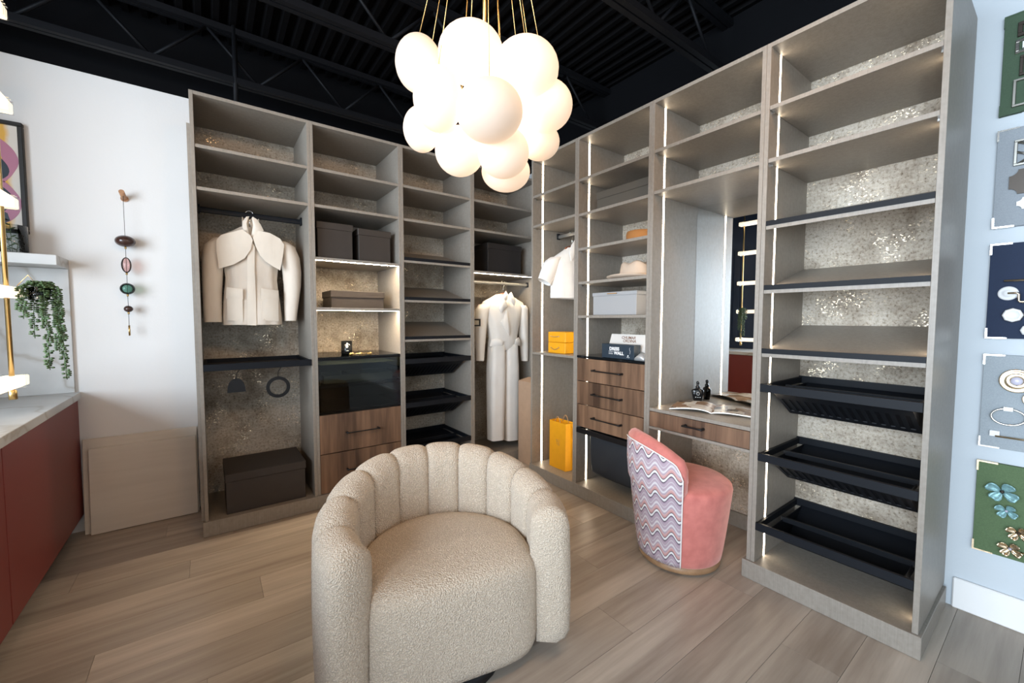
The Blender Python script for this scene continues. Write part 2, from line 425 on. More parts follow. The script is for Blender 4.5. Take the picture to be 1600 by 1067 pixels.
def text(s_, size, mat, parent, mtx, name='lettering', extr=0.0004, shear=0, bold=0.0):
    cu = bpy.data.curves.new(name, 'FONT'); cu.body = s_; cu.size = size; cu.extrude = extr; cu.align_x = 'LEFT'; cu.offset = bold; cu.shear = shear
    cu.materials.append(MATS[mat])
    tmp = bpy.data.objects.new(name, cu); C.objects.link(tmp)
    me = bpy.data.meshes.new_from_object(tmp.evaluated_get(bpy.context.evaluated_depsgraph_get())); bpy.data.objects.remove(tmp)
    if not me.materials: me.materials.append(MATS[mat])
    o = bpy.data.objects.new(name, me); C.objects.link(o); o.parent = parent
    o.matrix_local = Matrix.Translation(-Vector(parent['_o'])) @ mtx
    o['_o'] = parent['_o']
    return o
FL = lambda u, v, z: (u, v, z)              # left run: u = x, v = y
FR = lambda u, v, z: (v, -u, z)             # right run: u = -y, v = x

# ------------------------------------------------------------------ the room
fl = struct(MB().box(XW, XR, YF, YB, -0.06, -0.006).build('floor', 'sub_floor'), 'greige wood-look plank floor')
rows = 0; pw, pl = 0.182, 1.22
pm = MB().box(-pl / 2 + .0006, pl / 2 - .0006, -pw / 2 + .0006, pw / 2 - .0006, -0.006, 0.0)
plank_me = None; y = YB - pw / 2; k = 0
offs = [0.0, 0.52, 0.21, 0.83, 0.40, 1.02, 0.13, 0.66, 0.95, 0.33]
while y - pw / 2 > YF:
    x = XW - offs[k % 10] + pl / 2
    while x - pl / 2 < XR:
        a, b = max(x - pl / 2, XW), min(x + pl / 2, XR)
        if b - a > 0.02:
            if b - a > pl - 1e-4:
                if plank_me is None:
                    o = MB().box(-pl / 2 + .0006, pl / 2 - .0006, -pw / 2 + .0006, pw / 2 - .0006, -0.006, 0.0).build('plank', 'plank_wood'); plank_me = o.data
                    for vv in plank_me.vertices: vv.co += Vector(o['_o'])
                else:
                    o = bpy.data.objects.new('plank', plank_me); C.objects.link(o)
                o.location = (x, y, 0)
            else:
                o = MB().box(a + .0006, b - .0006, y - pw / 2 + .0006, y + pw / 2 - .0006, -0.006, 0.0).build('plank', 'plank_wood')
            wl = o.location.copy(); o.parent = fl; o.location = wl - fl.location
        x += pl
    y -= pw; k += 1

T = 0.12
WZ = 2.595
struct(MB().box(XW - T, XR + T, YB, YB + T, -0.06, WZ).build('wall_back', 'white_wall'))
struct(MB().box(XW - T, XR + T, YB, YB + T, WZ, 3.2).build('wall_back_upper', 'black_paint'))
struct(MB().box(XR, XR + T, YF, YB, -0.06, 2.62).build('wall_right', 'pale_blue_wall'))
struct(MB().box(XR, XR + T, YF, YB, 2.62, 3.2).build('wall_right_upper', 'black_paint'))
struct(MB().box(XW - T, XR + T, YF - T, YF, -0.06, 3.2).build('wall_front', 'white_wall'))
struct(MB().box(XL - T, XL, -0.22, YB - .001, 0.001, 2.999).build('wall_partition', 'navy_paint'))
m = MB(); m.box(XW - T, XW, YF, YB, -0.06, WIN_Z0); m.box(XW - T, XW, YF, YB, WIN_Z1, 3.2)
m.box(XW - T, XW, WIN_Y1, YB, WIN_Z0, WIN_Z1); m.box(XW - T, XW, YF, WIN_Y0, WIN_Z0, WIN_Z1)
struct(m.build('wall_left', 'white_wall'))
# shop window
w = MB()
for yy in (WIN_Y0, (2 * WIN_Y0 + WIN_Y1) / 3, (WIN_Y0 + 2 * WIN_Y1) / 3, WIN_Y1 - 0.05): w.box(XW - 0.08, XW - 0.02, yy, yy + 0.05, WIN_Z0, WIN_Z1)
w.box(XW - 0.08, XW - 0.02, WIN_Y0, WIN_Y1, WIN_Z0, WIN_Z0 + 0.05); w.box(XW - 0.08, XW - 0.02, WIN_Y0, WIN_Y1, WIN_Z1 - 0.05, WIN_Z1)
wf = struct(w.build('window_1', 'frame_black'))
for i in range(3):
    ya = WIN_Y0 + (WIN_Y1 - WIN_Y0) * i / 3 + 0.052; yb = WIN_Y0 + (WIN_Y1 - WIN_Y0) * (i + 1) / 3 - 0.052
    MB().box(XW - 0.053, XW - 0.047, ya, yb, WIN_Z0 + .052, WIN_Z1 - .052).build('pane', 'window_glass', wf)
# panelled mouldings on the navy wall (seen in the mirror)
for i, (ya, yb) in enumerate(((0.42, 0.16), (0.10, -0.18))):
    m = MB(); x0, x1 = XL, XL + 0.018
    m.box(x0, x1, yb, ya, 2.2, 2.24); m.box(x0, x1, yb, ya, 0.95, 0.99); m.box(x0, x1, yb, yb + .04, .99, 2.2); m.box(x0, x1, ya - .04, ya, .99, 2.2)
    struct(m.build('trim_%d' % (i + 1), 'navy_paint'))
# baseboards
struct(MB().box(XR - 0.016, XR - 0.001, YF, -2.575, 0, 0.13).build('baseboard_right', 'white_wall', bevel=0.004))
struct(MB().box(-2.60, -2.098, YB - 0.014, YB - .001, 0, 0.10).build('baseboard_back', 'white_wall', bevel=0.003))
# ceiling: corrugated black deck, ribs along y
prof = []; x = XW
while x < XR:
    prof += [(x, 3.0), (x + .030, 3.0), (x + .042, 3.035), (x + .072, 3.035)]; x += 0.084
m = MB(); n = len(prof); vs = [(a, YF, b) for a, b in prof] + [(a, YB, b) for a, b in prof]
m.add(vs, [(i, i + 1, n + i + 1, n + i) for i in range(n - 1)])
m.box(XW - T, XR + T, YF - T, YB + T, 3.06, 3.2)
struct(m.build('ceiling', 'deck_steel'))

# open-web joists along x
def joist(y, label):
    t = thing('ceiling_joist', label, 'joist', ((XW + XR) / 2, y, 2.66), 'open web ceiling joists')
    zb, zt = 2.66, 2.985
    for (z0, nm) in ((zb, 'bottom_chord'), (zt - .035, 'top_chord')):
        m = MB(); m.box(XW + .002, XR - .002, y - .032, y - .004, z0, z0 + .035); m.box(XW + .002, XR - .002, y + .004, y + .032, z0, z0 + .035); m.build(nm, 'black_steel', t)
    x = -5.328; up = True; st = 0.257
    while x + st < XR:
        a, b = (zb + .03, zt - .03) if up else (zt - .03, zb + .03)
        MB().tube([(x, y, a), (x + st, y, b)], 0.009, 6).build('web_rod', 'black_steel', t)
        x += st; up = not up
    return t
joist(0.29, 'black open-web joist running along the back wall above the cabinets')
joist(-0.62, 'black open-web joist just behind the globe chandelier')
joist(-1.54, 'black open-web joist over the cream armchair at the top edge')
tag(MB().tube([(-1.852, .27, 2.46), (-1.852, .27, 2.9985)], 0.014, 10).build('conduit_pipe', 'black_steel'), 'thin black vertical conduit pipe above the jacket cabinet', 'pipe')

# unseen track and spotlights above the camera, added as warm fill light
TY = -2.45
tk = thing('fill_light_track', 'added unseen black track above the camera carrying the fill spotlights', 'track', (-1.4, TY, 2.78))
MB().box(-2.6, -0.2, TY - .018, TY + .018, 2.78, 2.81).build('track_bar', 'black_steel', tk)
for x in (-2.5, -.3): MB().tube([(x, TY, 2.81), (x, TY, 2.9985)], .006, 8).build('drop_rod', 'black_steel', tk)
for (x, aim, lab) in ((-2.35, (-2.0, .3, 1.0), 'added unseen fill spotlight aimed at the white wall'), (-1.45, (-1.0, -.2, .9), 'added unseen fill spotlight aimed at the back wardrobes'), (-.55, (-.1, -1.0, .8), 'added unseen fill spotlight aimed at the lit wardrobe run')):
    t = thing('fill_spotlight', lab, 'spotlight', (x, TY, 2.66), 'added fill spotlights')
    d = (Vector(aim) - Vector((x, TY, 2.68))).normalized(); p = Vector((x, TY, 2.68))
    MB().tube([(x, TY, 2.7795), (x, TY, 2.70)], .008, 8).build('arm', 'black_steel', t)
    MB().tube([p - d * .06, p + d * .055], .036, 20).build('can', 'black_steel', t)
    MB().tube([p + d * .0555, p + d * .0575], .030, 20).build('lens', 'fill_spot_glow', t)
    l = bpy.data.lights.new('fill_spot_beam', 'SPOT'); l.energy = FILL_SPOT_W; l.color = (1.0, .62, .34); l.spot_size = math.radians(140); l.spot_blend = 1.0; l.shadow_soft_size = .12
    lo = bpy.data.objects.new('fill_spot_beam', l); C.objects.link(lo); lo.location = p + d * .08; lo.rotation_euler = d.to_track_quat('-Z', 'Y').to_euler()

# ------------------------------------------------------------------ wardrobe units
TH = 0.018; D = 0.478; Z0 = 0.0865; ZT = 2.44
def lbox(F, u0, u1, v0, v1, z0, z1):
    return MB().box(u0, u1, v0, v1, z0, z1).xform(F)
def unit(F, u0, u1, label, base=(0, 0), base_on=True, back=(None,), vis_back=True):
    p = F((u0 + u1) / 2, 0.0, 0)
    t = thing('wardrobe_unit', label, 'wardrobe', (p[0], p[1], 0))
    for a in (u0 + .0004, u1 - TH): lbox(F, a, a + TH - .0004, 0, D, Z0 + .0005, ZT).build('side_panel', 'cabinet_melamine', t, bevel=.0008)
    lbox(F, u0 + TH, u1 - TH, 0.001, D - .016, ZT - TH, ZT).build('top_panel', 'cabinet_melamine', t)
    if base_on:
        lbox(F, u0 - base[0], u1 + base[1], -0.0105, D, 0.001, Z0).build('plinth', 'cabinet_melamine', t, bevel=.0015)
    lbox(F, u0 + TH, u1 - TH, D - .016, D, Z0 if base_on else .088, ZT).build('back_panel', 'cork_stone_panel', t)
    return t
def shelf(t, F, u0, u1, ztop, v0=0.003, name='shelf', mat='cabinet_melamine'):
    return lbox(F, u0 + TH + .0005, u1 - TH - .0005, v0, D - .0165, ztop - TH, ztop).build(name, mat, t, bevel=.0008)
def slant_shelf(t, F, u0, u1, zf):
    a, b = u0 + TH + .001, u1 - TH - .001; v1 = D - .02; zb = zf + 0.125
    o = MB().hexa([F(a, .003, zf - .016), F(b, .003, zf - .016), F(b, v1, zb - .016), F(a, v1, zb - .016), F(a, .003, zf), F(b, .003, zf), F(b, v1, zb), F(a, v1, zb)]).build('slanted_shelf', 'cabinet_melamine', t)
    lbox(F, a, b, .001, .016, zf, zf + .022).build('shoe_lip', 'dark_metal', o)
def led_v(t, F, uf, sgn, v=0.095, z0=Z0 + .001, z1=ZT - TH - .001):
    lbox(F, uf - sgn * .002, uf + sgn * 0.0006, v - .0025, v + 0.0115, z0, z1).build('led_strip', 'led_glow', t)
def tray(t, F, u0, u1, zt, bar=True, basket=True):
    a, b = u0 + TH + .001, u1 - TH - .001; v1 = D - .03; h = 0.036; mt = 'dark_metal'
    o = lbox(F, a, b, -.004, .010, zt - h, zt).build('pull_out_tray', mt, t, bevel=.001)
    lbox(F, a + .001, a + .013, .010, v1, zt - h * .9, zt - .003).build('side_rail', mt, o)
    lbox(F, b - .013, b - .001, .010, v1, zt - h * .9, zt - .003).build('side_rail', mt, o)
    lbox(F, a, b, v1, v1 + .012, zt - h, zt + .002).build('rear_rail', mt, o)
    if basket:
        c, e = a + .035, b - .035; vb, zb = 0.25, zt - 0.158
        vf, zf = .045, zt - .034
        # sloped slotted floor of the basket
        ns = 15; m = MB(); th = .004
        def P(u, s, d): return F(u, vf + (vb - vf) * s, zf + (zb - zf) * s - d)
        for s0, s1 in ((0, .28), (.86, 1.0)):
            m.hexa([P(c, s0, th), P(e, s0, th), P(e, s1, th), P(c, s1, th), P(c, s0, 0), P(e, s0, 0), P(e, s1, 0), P(c, s1, 0)])
        for i in range(ns + 1):
            wd = (e - c) / (ns + .5); x0 = c + i * wd; x1 = x0 + wd * .5; sk = 0
            m.hexa([P(x0, .28, th), P(x1, .28, th), P(x1 + sk, .86, th), P(x0 + sk, .86, th), P(x0, .28, 0), P(x1, .28, 0), P(x1 + sk, .86, 0), P(x0 + sk, .86, 0)])
        m.build('slotted_floor', mt, o)
        MB().hexa([P(c + .01, .25, -.0005), P(e - .01, .25, -.0005), P(e - .01, .9, -.0005), P(c + .01, .9, -.0005), P(c + .01, .25, -.003), P(e - .01, .25, -.003), P(e - .01, .9, -.003), P(c + .01, .9, -.003)]).build('felt_liner', 'linen_slate' if False else 'black_steel', o)
        m = MB(); vr, zr = v1, zt - .03
        m.hexa([F(c, vb, zb - th), F(e, vb, zb - th), F(e, vr, zr - th), F(c, vr, zr - th), F(c, vb, zb), F(e, vb, zb), F(e, vr, zr), F(c, vr, zr)])
        m.build('rear_slope', mt, o)
        for u in (c, e - .003):
            m = MB(); tri = [(vf, zf), (vb, zb), (vr, zr)]
            vs = [F(u, *q) for q in tri] + [F(u + .003, *q) for q in tri]
            m.add(vs, [(0, 1, 2), (5, 4, 3), (0, 3, 4, 1), (1, 4, 5, 2), (2, 5, 3, 0)]); m.build('basket_side', mt, o)
        if bar: lbox(F, a + .03, b - .03, .20, .212, zt - .04, zt - .018).build('divider_bar', mt, o)
    return o
def bar_handle(par, F, u0, u1, v, z, mat='handle_black'):
    m = MB(); m.tube([F(u0, v, z), F(u0 + .02, v, z), F((u0 + u1) / 2, v, z), F(u1 - .02, v, z), F(u1, v, z)], [.006, .005, .0042, .005, .006], 8)
    for u in (u0 + .006, u1 - .006): m.tube([F(u, v, z), F(u, v + .028, z)], [.0065, .0075], 8)
    return m.build('handle', mat, par)
def drawer(t, F, u0, u1, z0, z1, hz=None, hw=0.22, mat='walnut'):
    o = lbox(F, u0 + TH + .0015, u1 - TH - .0015, .001, .020, z0 + .0015, z1 - .0015).build('drawer', mat, t, bevel=.0008)
    bx = MB(); a, b = u0 + TH + .012, u1 - TH - .012
    bx.box(a, b, .020, D - .03, z0 + .015, z0 + .025); 
    bx.xform(F).build('drawer_box', 'shadow_gap', o)
    if hz is not None: bar_handle(o, F, (u0 + u1) / 2 - hw / 2, (u0 + u1) / 2 + hw / 2, -.027, hz)
    return o
lx = [-2.0798, -1.4953, -0.9177, -0.3369, 0.3490]
ry = [0.3208, 0.8074, 1.3887, 1.9752, 2.5495]
def rail(t, F, u0, u1, v, z, mat, hh=.015, w=.008, brk=True):
    o = lbox(F, u0 + TH + .001, u1 - TH - .001, v - w, v + w, z - hh, z + hh).build('hanging_rail', mat, t, bevel=min(w, hh) * .8, seg=3)
    if brk:
        for a in (u0 + TH + .0005, u1 - TH - .0105):
            lbox(F, a, a + .010, v - w - .008, v + w + .008, z - hh - .006, z + hh + .012).build('rail_bracket', 'dark_metal', o, bevel=.002)
    return o
# --- L1 : jacket
a, b = lx[0], lx[1]
L1 = unit(FL, a, b, 'greige open wardrobe bay with hanging ivory jacket, next to white wall', (.010, 0))
shelf(L1, FL, a, b, 2.165); shelf(L1, FL, a, b, 1.940)
lbox(FL, a - .0145, a - .0002, .02, D, Z0, 2.27).build('filler_strip', 'cabinet_melamine', L1)
rail(L1, FL, a, b, .22, 1.862, 'dark_metal', .016, .008)
tr = lbox(FL, a + TH + .001, b - TH - .001, -.004, .010, .932, .970).build('accessory_tray', 'dark_metal', L1, bevel=.001)
for u in (a + TH + .002, b - TH - .016): lbox(FL, u, u + .014, .010, .43, .938, .966).build('side_rail', 'dark_metal', tr)
lbox(FL, a + TH + .002, b - TH - .002, .42, .432, .934, .968).build('rear_rail', 'dark_metal', tr)
lbox(FL, a + TH + .016, b - TH - .016, .010, .42, .938, .944).build('tray_floor', 'box_black', tr)
lbox(FL, a + TH + .016, b - TH - .016, .06, .066, .944, .960).build('divider_bar', 'dark_metal', tr)
lbox(FL, a + TH + .016, b - TH - .016, .065, .073, .926, .934).build('hook_rail', 'dark_metal', tr)
# --- L2 : lit niches, glass drawers
a, b = lx[1], lx[2]
L2 = unit(FL, a, b, 'wardrobe bay with lit niches, smoked glass drawers and walnut drawers')
shelf(L2, FL, a, b, 2.168); shelf(L2, FL, a, b, 1.942)
for z in (1.615, 1.298):
    s_ = shelf(L2, FL, a, b, z); lbox(FL, a + TH + .004, b - TH - .004, .008, .026, z - TH - .0007, z - TH + .002).build('led_strip', 'led_glow_niche', s_)
gt = lbox(FL, a + TH + .001, b - TH - .001, .001, D - .017, .970, .978).build('glass_top', 'smoked_glass', L2)
lbox(FL, a + TH + .001, b - TH - .001, -.001, .008, .958, .970).build('top_rail', 'black_steel', L2)
for (z0, z1, kind) in ((.780, .957, 0), (.606, .778, 1)):
    o = lbox(FL, a + TH + .002, b - TH - .002, .002, .008, z0, z1).build('glass_drawer', 'smoked_glass', L2)
    lbox(FL, a + TH + .010, b - TH - .010, .02, .43, z0 + .010, z0 + .020).build('drawer_floor', 'black_steel', o)
    lbox(FL, a + TH + .002, b - TH - .002, .003, .012, z0 - .0005, z0 + .014).build('front_rail', 'black_steel', o)
    for u in (a + TH + .004, b - TH - .016): lbox(FL, u, u + .012, .012, .43, z0 + .02, z0 + .11).build('drawer_side', 'black_glass', o)
    lbox(FL, a + TH + .01, b - TH - .01, .43, .44, z0 + .02, z0 + .11).build('drawer_rear', 'black_steel', o)
    if kind == 0:
        m = MB(); c, e = a + .06, b - .06
        m.box(c, e, .05, .06, .800, .850); m.box(c, e, .30, .31, .800, .850); m.box(c, c + .01, .06, .30, .800, .850); m.box(e - .01, e, .06, .30, .800, .850)
        m.box(c + .30, c + .31, .06, .30, .800, .850); m.box(c + .17, c + .18, .06, .30, .800, .848); m.box(c, e, .06, .30, .800, .806)
        m.build('felt_insert', 'felt_grey', o)
        lbox(FL, a + TH + .02, b - TH - .02, .02, .40, .925, .928).build('lift_out_tray', 'felt_grey', o)
drawer(L2, FL, a, b, .3480, .6045, .473); drawer(L2, FL, a, b, .0875, .3455, .225)
# --- L3 : shoe shelves
a, b = lx[2], lx[3]
L3 = unit(FL, a, b, 'narrow dark shoe bay with slanted shelves and pull-out trays by back wall')
shelf(L3, FL, a, b, 2.170); shelf(L3, FL, a, b, 1.938)
for z in (1.644, 1.362, 1.077): slant_shelf(L3, FL, a, b, z)
for z in (.936, .616, .290): tray(L3, FL, a, b, z)
# --- L4 : corner, jumpsuit
a, b = lx[3], lx[4]
L4 = unit(FL, a, b, 'corner wardrobe bay with a lit rail and hanging white jumpsuit')
shelf(L4, FL, a, b, 2.170); shelf(L4, FL, a, b, 1.942)
s_ = shelf(L4, FL, a, b, 1.612); lbox(FL, a + TH + .004, b - TH - .004, .008, .026, 1.612 - TH - .0007, 1.612 - TH + .002).build('led_strip', 'led_glow_corner', s_)
rail(L4, FL, a, b, .14, 1.535, 'rail_grey', .013, .010)
# belt hooks on the side panel of the corner bay
bk = lbox(FL, a + TH + .0005, a + TH + .010, .04, .05, .86, 1.50).build('accessory_rail', 'handle_black', L4)
for (v, z) in ((.045, 1.20), (.30, 1.44)):
    m = MB(); u = a + TH + .010
    m.box(u, u + .075, v, v + .006, z - .033, z - .021); m.box(u, u + .075, v, v + .006, z + .015, z + .027); m.box(u + .063, u + .075, v, v + .006, z - .021, z + .015); m.box(u, u + .012, v, v + .006, z - .021, z + .015)
    m.build('belt_hook', 'handle_black', bk)
# --- R1
a, b = ry[0], ry[1]
R1 = unit(FR, a, b, 'corner end bay of lit run holding short white shirt and orange packaging')
for z in (2.166, 1.942, .972): shelf(R1, FR, a, b, z)
led_v(R1, FR, a + TH, 1); led_v(R1, FR, b - TH, -1)
rail(R1, FR, a, b, .262, 1.885, 'rail_grey', .014, .007)
# --- R2
a, b = ry[1], ry[2]
R2 = unit(FR, a, b, 'lit wardrobe bay with hats, three walnut drawers and a laundry hamper', (0, .038))
for z in (2.164, 1.934, 1.705, 1.479, 1.252): shelf(R2, FR, a, b, z)
led_v(R2, FR, a + TH, 1); led_v(R2, FR, b - TH, -1)
lbox(FR, a + TH + .0006, b - TH - .0006, -.002, D - .017, .966, .980).build('black_glass_top', 'black_glass', R2)
for z0, z1 in ((.808, .963), (.649, .806), (.492, .647)): drawer(R2, FR, a, b, z0, z1, (z0 + z1) / 2 + .004, .235)
hp = lbox(FR, a + TH + .001, b - TH - .001, -.004, .012, .448, .482).build('hamper_frame', 'handle_black', R2, bevel=.002)
for u in (a + TH + .002, b - TH - .014): lbox(FR, u, u + .012, .012, .44, .455, .478).build('side_rail', 'dark_metal', hp)
lbox(FR, a + TH + .002, b - TH - .002, .43, .442, .452, .480).build('rear_rail', 'dark_metal', hp)
m = MB(); R_ = []
for z, ins, sag in ((.462, .0, 0), (.40, .002, .0), (.32, .004, 0), (.24, .006, 0), (.185, .012, 0), (.165, .03, 0)):
    c, e, v0, v1 = a + .085 + ins, b - .06 - ins, .045 + ins, .40 - ins
    ring = []
    for (pu, pv, cx, cy) in ((c, v0, 1, 1), (e, v0, -1, 1), (e, v1, -1, -1), (c, v1, 1, -1)):
        k0 = {(1, 1): PI, (-1, 1): 1.5 * PI, (-1, -1): 0, (1, -1): .5 * PI}[(cx, cy)]
        for q in range(5):
            an = k0 + q * PI / 8
            ring.append(FR(pu + cx * .03 + .03 * math.cos(an), pv + cy * .03 + .03 * math.sin(an), z))
    R_.append(ring)
m.rings(R_, False, True); m.build('quilted_bag', 'quilted_black_cloth', hp)
# --- R3 : desk bay with mirror
a, b = ry[2], ry[3]
R3 = unit(FR, a, b, 'lit vanity bay with mirror, desk top and slim walnut drawer', base_on=False)
for z in (2.168, 1.942): shelf(R3, FR, a, b, z)
led_v(R3, FR, a + TH, 1); led_v(R3, FR, b - TH, -1)
lbox(FR, a + TH + .001, b - TH - .001, D - .022, D - .0165, .719, 1.942 - TH - .001).build('mirror', 'mirror_silver', R3)
lbox(FR, a + TH + .0006, b - TH - .0006, .001, D - .0165, .701, .719).build('desk_top', 'cabinet_melamine', R3, bevel=.0008)
lbox(FR, a + TH + .0006, b - TH - .0006, .001, D - .0165, .597, .611).build('desk_underside', 'cabinet_melamine', R3, bevel=.0008)
drawer(R3, FR, a, b, .6125, .6995, .662, .11)
lbox(FR, a + TH + .03, b - TH - .03, D - .03, D - .004, .001, .087).build('kick_board', 'cabinet_melamine', R3)
# --- R4
a, b = ry[3], ry[4]
R4 = unit(FR, a, b, 'tall lit shoe bay at the end of the run beside the sample boards', (.033, .0105))
for z in (2.170, 1.940): shelf(R4, FR, a, b, z)
for z in (1.644, 1.358, 1.071): slant_shelf(R4, FR, a, b, z)
led_v(R4, FR, a + TH, 1); led_v(R4, FR, b - TH, -1)
for z in (.931, .610, .281): tray(R4, FR, a, b, z)
lbox(FR, b - TH, b - .0005, D + .0005, XR - .002, Z0, ZT).build('scribe_panel', 'cabinet_melamine', R4)
# shelf pins
for (t, u0, u1, zs) in ((R1, ry[0], ry[1], (2.166, 1.942)), (R2, ry[1], ry[2], (2.164, 1.934, 1.705, 1.479, 1.252)), (R3, ry[2], ry[3], (2.168,)), (R4, ry[3], ry[4], (2.170, 1.940))):
    for z in zs:
        for u in (u0 + TH, u1 - TH - .010):
            lbox(FR, u, u + .010, .030, .040, z - TH - .010, z - TH - .0005).build('shelf_pin', 'nickel', t)

# ------------------------------------------------------------------ cream boucle armchair
def armchair():
    cx, cy = -1.355, -1.517; A0 = math.radians(257); Ro, Wt = 0.44, 0.135
    t = thing('tub_armchair', 'cream boucle tub armchair with channel-tufted curved back', 'armchair', (cx, cy, 0))
    half = math.radians(63); nch = 10
    span = 2 * PI - 2 * half
    def ztop(ph):   # ph = angle from the front (0..2pi)
        d = abs(PI - ph) / (PI - half); return 0.555 + 0.115 * (0.5 + 0.5 * math.cos(PI * min(1, d) ** 1.25))
    def profile(ph):
        zt = ztop(ph); pts = []; rt = Wt / 2
        zb = .055
        pts += [(Ro - Wt + .01, .30), (Ro - Wt - .0, .36)]
        for k in range(3): pts.append((Ro - Wt, .36 + (zt - rt - .36) * (k + 1) / 4))
        for k in range(9):
            an = PI - PI * k / 8; pts.append((Ro - rt + rt * math.cos(an), zt - rt + rt * math.sin(an)))
        for k in range(5): pts.append((Ro + .006 * math.sin(PI * (k + 1) / 6), (zt - rt) + (zb + .05 - (zt - rt)) * (k + 1) / 5))
        pts += [(Ro - .012, zb + .02), (Ro - .04, zb), (Ro - Wt + .02, zb)]
        return pts
    def place(r, z, ph):
        an = A0 + ph; return (cx + r * math.cos(an), cy + r * math.sin(an), z)
    for i in range(nch):
        p0 = half + span * i / nch; p1 = half + span * (i + 1) / nch; m = MB(); R_ = []; nt = 12
        def ring(ph, dep, shrink=0.0, adv=0.0):
            P = profile(ph); n = len(P); c0 = (Ro - Wt / 2, .42); out = []
            for k, (r, z) in enumerate(P):
                a_, b_ = P[max(0, k - 1)], P[min(n - 1, k + 1)]
                tx, tz = b_[0] - a_[0], b_[1] - a_[1]; l = math.hypot(tx, tz) or 1
                nx, nz = -tz / l, tx / l
                if k == 0 or k >= n - 2: dd = 0
                else: dd = dep
                rr, zz = r - nx * dd, z - nz * dd
                if shrink:
                    rr = c0[0] + (rr - c0[0]) * (1 - shrink); zmid = (ztop(ph) + .06) / 2
                    zz = zmid + (zz - zmid) * (1 - shrink * .38)
                q = place(rr, zz, ph); 
                out.append((q[0], q[1], q[2]))
            return out
        if i == 0:
            for sh, dph in ((.97, .075), (.7, .072), (.42, .062), (.2, .045), (.07, .024)): R_.append(ring(p0 - dph * 1.1, .004, sh))
        for j in range(nt + 1):
            tt = -1 + 2 * j / nt
            e = abs(tt)
            if (i == 0 and tt < 0) or (i == nch - 1 and tt > 0): e = e * .5
            R_.append(ring(p0 + (p1 - p0) * j / nt, 0.015 * e ** 4.5 - .003))
        if i == nch - 1:
            for sh, dph in ((.07, .024), (.2, .045), (.42, .062), (.7, .072), (.97, .075)): R_.append(ring(p1 + dph * 1.1, .004, sh))
        m.rings(R_, True, True)
        m.build('channel_cushion', 'cream_boucle', t)
    # seat with waterfall front
    Ri = Ro - Wt + .012; m = MB(); fx, fy = math.cos(A0), math.sin(A0)
    def outline(scale, n=56):
        out = []
        for k in range(n):
            ph = 2 * PI * k / n; c = math.cos(ph); s = math.sin(ph)
            bx, by = Ri * c, Ri * s      # c along the front
            if c > 0:
                bx = .205 * c ** .45; by = math.copysign(.314 * abs(s) ** .5, s)
            out.append((bx * scale, by * scale))
        return out
    lev = [(.955, .045), (.985, .07), (1, .11), (1.0, .20), (1.0, .30), (.99, .345), (.965, .370), (.92, .387), (.84, .398), (.70, .405), (.45, .409), (.15, .411), (.01, .411)]
    R_ = []
    for s_, z in lev:
        R_.append([(cx + px * fx - py * fy, cy + px * fy + py * fx, z + (0.0 if z < .3 else -.012 * max(0, px / .2) )) for px, py in outline(s_)])
    m.rings(R_, True, True); m.build('seat_cushion', 'cream_boucle', t)
    MB().lathe([(.20, .001), (.20, .02), (.19, .045)], (cx, cy, 0), 32).build('swivel_base', 'handle_black', t)
armchair()

